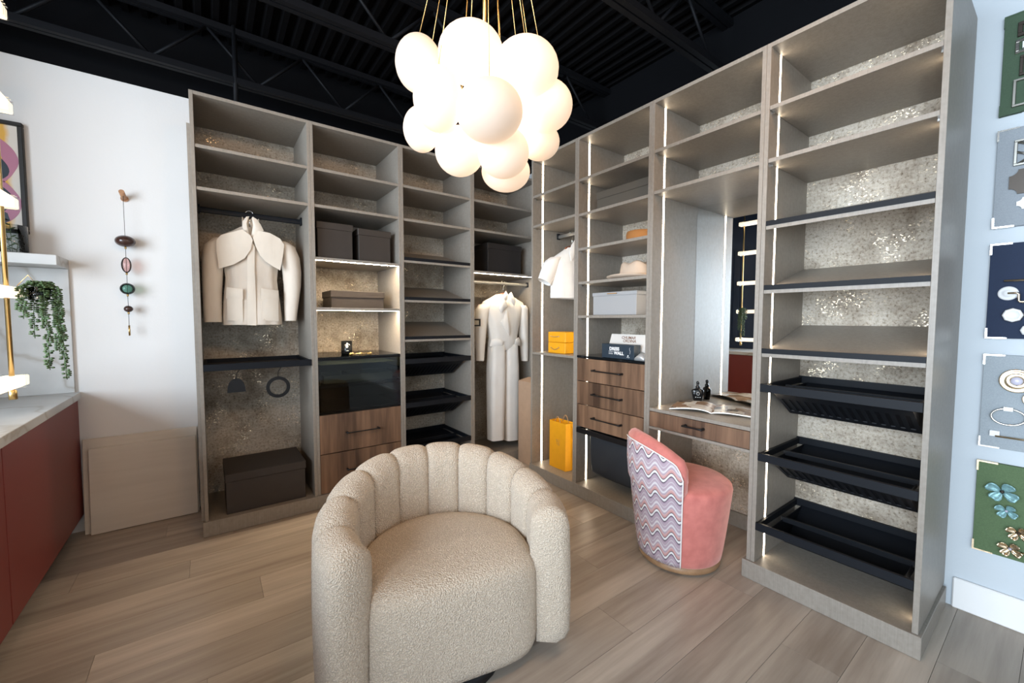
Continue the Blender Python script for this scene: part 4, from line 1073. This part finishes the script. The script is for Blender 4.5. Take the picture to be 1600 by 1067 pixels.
def magazine():
    a = Vector((.045, -1.505, 0)); e = Vector((.200, -1.905, 0)); wv = (e - a); L = wv.length; ux = wv.normalized(); vy = Vector((-ux.y, ux.x, 0))
    if vy.x < 0: vy = -vy
    t = thing('open_magazine', 'glossy magazine lying open on the desk top', 'magazine', tuple((a + e) / 2 + Vector((.05, 0, .7195))))
    Dp = .235
    for side in (0, 1):
        nu, vs, fs, us = 14, [], [], []
        def H(f): return .006 + .012 * math.sin(PI * min(1, f * 1.0)) ** .7 * (1 - f * .55) if side == 1 else .006 + .020 * math.sin(PI * (1 - f)) ** .7 * (.35 + .65 * f)
        for k in range(nu + 1):
            f = k / nu; s = f * L / 2 + side * L / 2
            for q in range(2):
                p = a + ux * s + vy * (Dp * q); vs.append((p.x, p.y, .7205 + H(f)))
        tp = len(vs)
        for k in range(nu + 1):
            f = k / nu; s = f * L / 2 + side * L / 2
            for q in range(2):
                p = a + ux * s + vy * (Dp * q); vs.append((p.x, p.y, .7205 + max(0, H(f) - .006)))
        for k in range(nu):
            i = 2 * k; fs.append((i, i + 2, i + 3, i + 1)); f0, f1 = k / nu + side * 1.3, (k + 1) / nu + side * 1.3; us.append([(f0, 0), (f1, 0), (f1, 1), (f0, 1)])
        m = MB(); 
        orient = [tuple(reversed(f)) if (Vector(vs[f[1]]) - Vector(vs[f[0]])).cross(Vector(vs[f[2]]) - Vector(vs[f[0]])).z < 0 else f for f in fs]
        us = [list(reversed(u_)) if orient[i] != fs[i] else u_ for i, u_ in enumerate(us)]
        m.add(vs[:tp], orient, True, us); pg = m.build('printed_page', 'magazine_print', t)
        m = MB(); fs2 = []
        for k in range(nu):
            i = 2 * k; j = tp + i
            fs2 += [(i, j, j + 2, i + 2), (i + 3, j + 3, j + 1, i + 1), (j, j + 1, j + 3, j + 2)]
        fs2 += [(0, 1, tp + 1, tp), (2 * nu, tp + 2 * nu, tp + 2 * nu + 1, 2 * nu + 1)]
        m.add(vs, fs2); m.build('page_block', 'paper_white', t)
magazine()

# ------------------------------------------------------------------ garments
def ringe(c, a, b, n=36, fold=0.0, nf=7, ph=0.0, sq=.85):
    out = []
    for k in range(n):
        an = 2 * PI * k / n; f = 1 + fold * math.sin(nf * an + ph)
        ca, sa = math.cos(an), math.sin(an)
        out.append((c[0] + a * f * math.copysign(abs(ca) ** sq, ca), c[1] + b * f * math.copysign(abs(sa) ** sq, sa), c[2]))
    return out
def hanger(x, y, zhook, zsh, hw, label, mat='hanger_wood', metal='chrome', drop=.07, rail_r=.017):
    t = thing('clothes_hanger', label, 'hanger', (x, y, zsh - drop))
    ph = [(x - .018, y, zhook + .004)]
    for k in range(9):
        an = PI - PI * k / 8; ph.append((x + .021 * math.cos(an), y, zhook + .008 + .021 * math.sin(an)))
    ph += [(x + .015, y, zhook - .012), (x, y, zhook - .03), (x, y, zsh)]
    MB().tube(ph, .0022, 8).build('hook', metal, t)
    R_ = []
    for k in range(13):
        s = -1 + k / 6; R_.append(ringe((0, 0, 0), .009, .014, 10))
        R_[-1] = [(x + s * hw, y + p[0], zsh - .012 - drop * abs(s) ** 1.5 + p[1]) for p in R_[-1]]
    MB().rings(R_).build('shoulder_bar', mat, t)
    return t
def flap(pts, y0, th, mat, name, par, bulge=0.0):
    # a shaped cloth panel facing -y, outline pts (x,z)
    n = len(pts); cx_ = sum(p[0] for p in pts) / n; cz_ = sum(p[1] for p in pts) / n; m = MB()
    yy = (lambda x, z: y0(x, z)) if callable(y0) else (lambda x, z: y0)
    R_ = [[(cx_ + (p[0] - cx_) * s, yy(cx_ + (p[0] - cx_) * s, cz_ + (p[1] - cz_) * s) - bulge * (1 - s * s), cz_ + (p[1] - cz_) * s) for p in pts] for s in (1.0, .8, .55, .3, .02)]
    R0 = [[(p[0], p[1] + th, p[2]) for p in r] for r in R_]
    m.rings(R_, False, True); m.rings(list(reversed(R0)), True, False); m.rings([R0[0], R_[0]], False, False, True, False)
    return m.build(name, mat, par)
# --- ivory jacket
def jacket():
    x0, y = -1.806, .22
    hanger(x0, y, 1.862, 1.79, .10, 'dark hanger holding the ivory jacket', 'handle_black', drop=.035)
    t = thing('jacket', 'ivory cape-collar jacket hanging in the first wardrobe bay', 'jacket', (x0, y, 1.185))
    # body
    m = MB(); R_ = []
    for z, a, b, cx_, fo in ((1.188, .156, .088, -1.806, .06), (1.24, .154, .087, -1.806, .055), (1.32, .148, .084, -1.806, .05), (1.40, .140, .080, -1.806, .045), (1.47, .133, .077, -1.805, .04), (1.53, .140, .08, -1.805, .03), (1.60, .150, .080, -1.803, .02), (1.66, .165, .075, -1.801, .015), (1.70, .168, .065, -1.800, .01), (1.735, .14, .052, -1.800, .0), (1.765, .085, .045, -1.803, 0), (1.785, .055, .042, -1.805, 0)):
        R_.append(ringe((cx_, y, z), a, b, 44, fo, 9, z * 6))
    m.rings(R_, False, False); m.build('body', 'ivory_silk', t)
    # sleeves
    for sg, pts in ((-1, [(-1.955, 1.70, .040, .060), (-1.985, 1.66, .052, .062), (-1.998, 1.58, .052, .060), (-2.003, 1.48, .050, .058), (-2.006, 1.38, .048, .055), (-2.008, 1.28, .047, .052), (-2.008, 1.205, .047, .050)]),
                    (1, [(-1.645, 1.715, .040, .060), (-1.615, 1.69, .052, .066), (-1.592, 1.62, .056, .068), (-1.581, 1.53, .054, .066), (-1.580, 1.44, .050, .062), (-1.588, 1.34, .044, .056), (-1.594, 1.26, .038, .05), (-1.597, 1.212, .034, .046)])):
        m = MB(); m.rings([ringe((px, y - .01, z), a, b, 24, .03, 4, z * 9) for px, z, a, b in pts], True, False); m.build('sleeve', 'ivory_silk', t)
    yb = lambda x, z: y - .083 - .004 * math.cos((x - x0) * 20)
    yc = lambda x, z: y - .093 - .010 * math.cos((x - x0) * 9)
    flap([(-1.812, 1.725), (-1.80, 1.70), (-1.812, 1.64), (-1.845, 1.585), (-1.90, 1.545), (-1.972, 1.515), (-1.975, 1.56), (-1.982, 1.62), (-1.98, 1.68), (-1.955, 1.712), (-1.90, 1.735), (-1.85, 1.755)], yc, .006, 'ivory_layer', 'cape_flap', t, .003)
    flap([(-1.80, 1.715), (-1.785, 1.66), (-1.765, 1.61), (-1.735, 1.575), (-1.69, 1.545), (-1.658, 1.528), (-1.648, 1.58), (-1.638, 1.64), (-1.632, 1.69), (-1.655, 1.725), (-1.71, 1.752), (-1.77, 1.758)], yc, .006, 'ivory_layer', 'cape_flap', t, .003)
    # stand collar, two wings
    flap([(-1.815, 1.725), (-1.838, 1.742), (-1.850, 1.775), (-1.846, 1.81), (-1.828, 1.838), (-1.812, 1.842), (-1.822, 1.81), (-1.822, 1.775)], y - .078, .006, 'ivory_layer', 'collar_wing', t, .01)
    flap([(-1.808, 1.72), (-1.780, 1.70), (-1.757, 1.735), (-1.74, 1.765), (-1.755, 1.80), (-1.775, 1.83), (-1.795, 1.842), (-1.80, 1.835), (-1.795, 1.79), (-1.80, 1.76)], y - .082, .006, 'ivory_layer', 'collar_wing', t, .01)
    R_ = []
    for k in range(13):
        an = PI * k / 12; R_.append([(-1.803 + .046 * math.cos(an), y - .03 + .06 * math.sin(an), 1.765), (-1.803 + .044 * math.cos(an), y - .03 + .055 * math.sin(an), 1.843), (-1.803 + .041 * math.cos(an), y - .03 + .052 * math.sin(an), 1.843), (-1.803 + .043 * math.cos(an), y - .03 + .057 * math.sin(an), 1.765)])
    MB().rings(R_).build('collar', 'ivory_layer', t)
    # placket and pockets
    flap([(-1.842, 1.186), (-1.794, 1.184), (-1.792, 1.35), (-1.794, 1.52), (-1.79, 1.66), (-1.81, 1.70), (-1.83, 1.62), (-1.836, 1.40)], lambda x, z: y - .092, .005, 'ivory_layer', 'placket', t, .002)
    for (xa, xb) in ((-1.940, -1.862), (-1.765, -1.672)):
        flap([(xa, 1.215), (xb, 1.210), (xb + .002, 1.40), (xa + .004, 1.41)], lambda x, z: y - .090 + .03 * abs((x - x0) / .15) ** 3, .006, 'ivory_layer', 'pocket', t, .004)
        flap([(xa - .003, 1.345), (xb + .003, 1.342), (xb + .004, 1.402), (xa + .002, 1.412)], lambda x, z: y - .096 + .03 * abs((x - x0) / .15) ** 3, .005, 'ivory_layer', 'pocket_flap', t, .003)
jacket()
# --- white jumpsuit
def jumpsuit():
    x0, y = .058, .14
    hanger(x0, y, 1.535, 1.455, .075, 'brown wooden hanger holding the white jumpsuit', drop=.02)
    t = thing('jumpsuit', 'white long-sleeved wide-leg jumpsuit hanging in the corner bay', 'jumpsuit', (x0, y, .14))
    m = MB(); R_ = []
    for z, a, b, c_ in ((.955, .125, .055, .060), (.975, .140, .066, .060), (1.01, .148, .076, .058), (1.06, .142, .072, .058), (1.14, .155, .074, .058), (1.22, .178, .074, .058), (1.30, .205, .070, .058), (1.345, .222, .06, .059), (1.375, .205, .05, .059), (1.41, .13, .045, .058), (1.44, .07, .044, .056)):
        R_.append(ringe((c_, y, z), a, b, 44, .02, 9, z * 8))
    m.rings(R_, False, False); m.build('bodice', 'cream_crepe', t)
    for sg, cx_, cxb, zb in ((-1, -.012, -.018, .172), (1, .128, .143, .145)):
        m = MB(); rr = []
        for k in range(9):
            s = k / 8; z = 1.005 + (zb - 1.005) * s; bl = min(1, s * 3.2); rr.append(ringe((cx_ + (cxb - cx_) * s, y, z), .070 + .020 * bl - .018 * s, .074 + .008 * bl - .014 * s, 30, .05, 5, 1.0 + s * .6))
        m.rings(rr, True, False); m.build('trouser_leg', 'cream_crepe', t)
    for pts in ([(-.140, 1.350, .045, .055), (-.162, 1.31, .050, .055), (-.172, 1.22, .046, .05), (-.178, 1.10, .042, .046), (-.183, .98, .036, .042), (-.184, .875, .031, .038)],
                [(.245, 1.350, .043, .055), (.265, 1.32, .044, .055), (.272, 1.22, .044, .05), (.280, 1.10, .041, .046), (.290, .98, .034, .042), (.296, .845, .028, .036)]):
        m = MB(); m.rings([ringe((px, y - .005, z), a, b, 24, .03, 4, z * 9) for px, z, a, b in pts], True, False); m.build('sleeve', 'cream_crepe', t)
    yc = lambda x, z: y - .085
    flap([(.010, 1.42), (.045, 1.335), (.005, 1.30), (-.015, 1.275), (-.045, 1.315), (-.03, 1.35), (-.04, 1.375), (-.005, 1.40)], yc, .006, 'cream_crepe', 'bow_scarf', t, .014)
    flap([(.030, 1.30), (.010, 1.24), (-.022, 1.20), (.06, 1.085), (.068, 1.088), (.075, 1.14), (.055, 1.24), (.045, 1.29)], yc, .006, 'cream_crepe', 'lapel', t, .010)
    flap([(.060, 1.44), (.085, 1.46), (.135, 1.385), (.118, 1.345), (.075, 1.385)], yc, .006, 'cream_crepe', 'collar_wing', t, .008)
    flap([(.050, 1.44), (.028, 1.465), (-.020, 1.40), (.0, 1.37), (.035, 1.39)], yc, .006, 'cream_crepe', 'collar_wing', t, .008)
    for (xa, xb, s) in ((-.108, -.010, -1), (.125, .222, 1)):
        flap([(xa, .995 if s < 0 else 1.0), (xb, 1.0 if s < 0 else .985), (xb - .01 * s, 1.035), ((xa + xb) / 2, 1.065), (xa + .01, 1.05)], lambda x, z: y - .088 + .05 * abs((x - x0) / .17) ** 3, .006, 'cream_crepe', 'pocket_flap', t, .010)
jumpsuit()
# --- cropped shirt
def shirt():
    x0, y = .262, -.50
    hanger(x0, y, 1.885, 1.795, .07, 'brown wooden hanger holding the cropped white shirt', drop=.02)
    t = thing('cropped_shirt', 'cropped white short-sleeved shirt hanging above the orange boxes', 'shirt', (x0, y, 1.385))
    m = MB(); R_ = []
    for z, a, b in ((1.385, .205, .075), (1.44, .207, .075), (1.52, .205, .072), (1.60, .200, .07), (1.66, .195, .064), (1.695, .178, .055), (1.725, .13, .048), (1.755, .08, .045), (1.775, .055, .043)):
        R_.append([(p[0] if p[0] < x0 else x0 + (p[0] - x0) * .72, p[1], p[2]) for p in ringe((x0, y, z), a, b, 44, .018, 9, z * 8)])
    m.rings(R_, False, False); m.build('body', 'white_cotton', t)
    for sg in (-1, 1):
        m = MB(); pts = [(.165, 1.690, .045, .040), (.195, 1.665, .056, .044), (.225, 1.61, .058, .042), (.256, 1.55, .056, .038), (.282, 1.50, .053, .034)]
        rr = []
        for q, (dx, z, a, b) in enumerate(pts):
            if sg > 0: dx, a = dx * .5, a * .7
            rg = ringe((x0 + sg * dx, y, z), a, b, 24, .03, 4, z * 9)
            if q > 1: rg = [(p[0], p[1], p[2] + (p[0] - (x0 + sg * dx)) * sg * .45) for p in rg]
            rr.append(rg)
        m.rings(rr, True, False); m.build('sleeve', 'white_cotton', t)
    yc = lambda x, z: y - .070
    for sg in (-1, 1): flap([(x0 + sg * .004, 1.735), (x0 + sg * .025, 1.775), (x0 + sg * .040, 1.822), (x0 + sg * .070, 1.785), (x0 + sg * .095, 1.73), (x0 + sg * .075, 1.665)][::sg], yc, .006, 'white_cotton', 'collar_wing', t, .008)
    flap([(x0 - .018, 1.387), (x0 + .018, 1.387), (x0 + .018, 1.74), (x0 - .012, 1.74)], lambda x, z: y - .080, .005, 'white_cotton', 'placket', t, .002)
    m = MB()
    m.rings([[(p[0] if p[0] < x0 else x0 + (p[0] - x0) * .72, p[1], p[2]) for p in ringe((x0, y, z), .2085, .0775, 44, .018, 9, z * 8)] for z in (1.388, 1.425)], False, False); m.build('waistband', 'white_cotton', t)
shirt()

# ------------------------------------------------------------------ sample boards on the right wall
FW = lambda u, d, z: (XR - .001 - d, -u, z)     # u to the picture's right, d out of the wall
def board(z0, z1, mat, label, corner):
    t = thing('sample_board', label, 'sample board', FW(2.85, 0, z0))
    u0, u1 = 2.624, 3.10
    lbox(FW, u0, u1, 0, .018, z0, z1).build('board', mat, t, bevel=.001)
    for (u, su) in ((u0, 1), (u1, -1)):
        for (z, sz) in ((z0, 1), (z1, -1)):
            m = MB(); ua, ub = sorted((u - su * .0015, u + su * .055)); za, zb = sorted((z - sz * .0015, z + sz * .004)); m.box(ua, ub, .0005, .0195, za, zb)
            ua, ub = sorted((u - su * .0015, u + su * .004)); za, zb = sorted((z + sz * .004, z + sz * .040)); m.box(ua, ub, .0005, .0195, za, zb)
            m.xform(FW).build('corner_bracket', corner, t)
    return t
BF = .018
def rect_ring(t, name, mat, u0, u1, z0, z1, w, d0=BF, h=.010, parent=None):
    m = MB(); m.box(u0, u1, d0, d0 + h, z0, z0 + w); m.box(u0, u1, d0, d0 + h, z1 - w, z1); m.box(u0, u0 + w, d0, d0 + h, z0 + w, z1 - w); m.box(u1 - w, u1, d0, d0 + h, z0 + w, z1 - w)
    return m.xform(FW).build(name, mat, parent or t, bevel=.001)
def disc(t, name, mat, u, z, prof, n=28, parent=None, sx=1, sy=1):
    m = MB(); m.lathe(prof, (0, 0, 0), n, 'z', sx, sy); m.xform(lambda a, b, c: FW(u + a, BF + c, z + b)); return m.build(name, mat, parent or t)
# top dark green
t = board(2.020, 2.392, 'linen_darkgreen', 'dark green linen sample board with square pulls, highest on wall', 'linen_darkgreen')
for (u, z, s, mt) in ((2.680, 2.300, .060, 'bronze'), (2.680, 2.225, .055, 'nickel'), (2.690, 2.120, .085, 'bronze'), (2.668, 2.035, .115, 'pewter')):
    pass
o = rect_ring(t, 'square_pull', 'bronze', 2.658, 2.740, 2.300, 2.352, .012)
lbox(FW, 2.675, 2.723, BF, BF + .012, 2.315, 2.337).build('pull_centre', 'pale_gold', o)
o = rect_ring(t, 'square_pull', 'nickel', 2.655, 2.722, 2.238, 2.288, .009)
lbox(FW, 2.672, 2.705, BF, BF + .012, 2.252, 2.275).build('pull_centre', 'white_enamel', o)
o = rect_ring(t, 'square_pull', 'bronze', 2.668, 2.775, 2.152, 2.226, .009)
lbox(FW, 2.697, 2.746, BF, BF + .016, 2.172, 2.207).build('pull_centre', 'bronze', o)
o = rect_ring(t, 'square_pull', 'pewter', 2.655, 2.80, 2.040, 2.142, .008)
rect_ring(t, 'inner_frame', 'pewter', 2.690, 2.765, 2.062, 2.122, .006, BF, .016, o)
lbox(FW, 2.708, 2.747, BF, BF + .010, 2.078, 2.106).build('pull_centre', 'pewter', o)
# slate
t = board(1.587, 1.962, 'linen_slate', 'slate grey linen sample board with lattice plate and octagonal plates', 'nickel')
o = rect_ring(t, 'lattice_plate', 'pewter', 2.668, 2.84, 1.815, 1.912, .008)
m = MB()
for (ua, za, ub, zb) in ((2.672, 1.906, 2.75, 1.862), (2.672, 1.868, 2.715, 1.845), (2.678, 1.820, 2.80, 1.905), (2.74, 1.86, 2.79, 1.82), (2.715, 1.885, 2.755, 1.906)):
    m.tube([(ua, BF + .006, za), (ub, BF + .006, zb)], .0042, 6)
m.xform(FW).build('lattice_bar', 'pewter', o)
def notched(t, u0, u1, z0, z1, c, mat, kn):
    pts = [(u0 + c, z0)]
    def arc(cu, cz, a0, a1):
        return [(cu + c * math.cos(a0 + (a1 - a0) * k / 5), cz + c * math.sin(a0 + (a1 - a0) * k / 5)) for k in range(6)]
    P = arc(u0, z0, 0, PI / 2)[::1] + arc(u0, z1, -PI / 2, 0) + arc(u1, z1, PI, 1.5 * PI) + arc(u1, z0, PI / 2, PI)
    P = P[::-1]
    n = len(P); m = MB(); m.add([FW(a, BF, b) for a, b in P] + [FW(a, BF + .007, b) for a, b in P], [tuple(reversed(range(n))), tuple(range(n, 2 * n))] + [(i, (i + 1) % n, n + (i + 1) % n, n + i) for i in range(n)])
    o = m.build('back_plate', mat, t); m = MB(); m.ell((0, 0, 0), .006, .006, .006, 10, 6); m.xform(lambda a, b, c_: FW((u0 + u1) / 2 + a, BF + .010 + b, (z0 + z1) / 2 + c_)).build('screw', kn, o)
notched(t, 2.660, 2.80, 1.708, 1.800, .022, 'bronze', 'pale_gold'); notched(t, 2.682, 2.748, 1.648, 1.692, .014, 'white_enamel', 'bronze')
# navy
t = board(1.152, 1.523, 'linen_navy', 'navy linen sample board with gold bar pulls and pale rosettes', 'nickel')
m = MB(); m.tube([(2.714, BF + .012, 1.425), (2.86, BF + .012, 1.425)], .0035, 8); m.tube([(2.74, BF, 1.425), (2.74, BF + .012, 1.425)], .003, 6); m.xform(FW).build('bar_pull', 'pale_gold', t)
m = MB(); m.tube([(2.664, BF + .012, 1.377), (2.88, BF + .012, 1.377)], .004, 8); m.ell((2.735, BF + .012, 1.377), .007, .007, .007, 10, 8); m.tube([(2.735, BF, 1.377), (2.735, BF + .012, 1.377)], .003, 6); m.xform(FW).build('bar_pull', 'pale_gold', t)
o = disc(t, 'lever_rose', 'white_enamel', 2.676, 1.328, [(.027, 0), (.027, .006), (.022, .009), (.014, .008), (.012, .016), (.001, .016)])
m = MB(); m.tube([(2.676, BF + .02, 1.328), (2.70, BF + .024, 1.328), (2.704, BF + .024, 1.323), (2.704, BF + .024, 1.298), (2.708, BF + .024, 1.294), (2.84, BF + .024, 1.294)], .0038, 8); m.xform(FW).build('lever', 'pale_gold', o)
o = disc(t, 'octagon_knob', 'white_enamel', 2.691, 1.243, [(.027, 0), (.027, .012), (.021, .016), (.019, .013), (.001, .014)], 8)
disc(t, 'knob_rim', 'pale_gold', 2.691, 1.243, [(.0285, 0), (.0285, .010), (.027, .012)], 8, o)
o = disc(t, 'octagon_knob', 'white_enamel', 2.733, 1.185, [(.022, 0), (.022, .012), (.017, .016), (.001, .013)], 8)
# grey
t = board(.714, 1.086, 'linen_grey', 'light grey linen sample board with gemstone knobs and towel ring', 'nickel')
for (u, z, r) in ((2.712, .988, .046), (2.757, .921, .030)):
    o = disc(t, 'gem_knob', 'pale_gold', u, z, [(r, 0), (r, .008), (r * .93, .012), (r * .82, .008), (r * .62, .010), (r * .40, .016), (r * .36, .012), (.001, .012)], 32)
    m = MB(); m.ell((0, 0, 0), r * .36, .010, r * .36, 16, 10); m.xform(lambda a, b, c: FW(u + a, BF + .013 + b, z + c)).build('gemstone', 'opal', o)
m = MB(); m.tube([(2.697 + .044 * math.sin(2 * PI * k / 28), BF + .012, .845 + .032 * math.cos(2 * PI * k / 28)) for k in range(29)], .0034, 8); m.xform(FW); o = m.build('ring_pull', 'nickel', t)
lbox(FW, 2.684, 2.708, BF, BF + .016, .868, .884).build('ring_mount', 'white_enamel', o)
m = MB(); m.tube([(2.667, BF + .014, .764), (2.86, BF + .014, .764)], .0038, 8); o = m.xform(FW).build('bar_pull', 'pale_gold', t)
lbox(FW, 2.652, 2.678, BF, BF + .012, .762, .784).build('pull_mount', 'white_enamel', o)
lbox(FW, 2.776, 2.90, BF, BF + .004, 1.035, 1.062).build('name_plate', 'pale_gold', t)
# green
t = board(.282, .652, 'linen_green', 'moss green linen sample board with dogwood flower knobs, lowest on wall', 'pale_gold')
def flower(t, u, z, r, mat, cm):
    o = None
    for k in range(4):
        an = PI / 4 + k * PI / 2 + .25
        m = MB(); R_ = []
        for (s, w) in ((.12, .10), (.35, .26), (.62, .38), (.85, .38), (1.0, .22)):
            cu, cz = u + r * s * math.cos(an), z + r * s * .82 * math.sin(an); tx, tz = -math.sin(an), math.cos(an)
            R_.append([FW(cu + tx * r * w * q, BF + .004 + .012 * (q * q) * .6 + .012 * s * s + e, cz + tz * r * w * q) for q, e in ((-1, 0), (-.5, 0), (0, 0), (.5, 0), (1, 0), (1, .003), (.5, .003), (0, .003), (-.5, .003), (-1, .003))])
        m.rings(R_)
        if o is None: o = m.build('flower_knob', mat, t)
        else: m.build('petal', mat, o)
    m = MB(); m.ell((0, 0, 0), r * .16, .012, r * .16, 10, 8); m.xform(lambda a, b, c: FW(u + a, BF + .006 + b, z + c)).build('flower_centre', cm, o)
    return o
flower(t, 2.694, .545, .046, 'verdigris', 'bronze'); flower(t, 2.708, .472, .032, 'verdigris', 'opal'); flower(t, 2.741, .395, .033, 'pale_gold', 'bronze')
o = flower(t, 2.723, .325, .034, 'pale_gold', 'opal')
m = MB(); m.tube([(2.745, BF + .012, .322), (2.79, BF + .014, .325), (2.84, BF + .012, .318), (2.88, BF + .012, .322)], [.004, .0035, .005, .004], 8); m.xform(FW).build('twig_handle', 'pale_gold', o)
flower(t, 2.800, .545, .040, 'pale_gold', 'bronze'); flower(t, 2.805, .472, .034, 'pale_gold', 'bronze')
lbox(FW, 2.752, 2.88, BF, BF + .004, .592, .617).build('name_plate', 'pale_gold', t)

for o in bpy.data.objects:
    if '_o' in o: del o['_o']
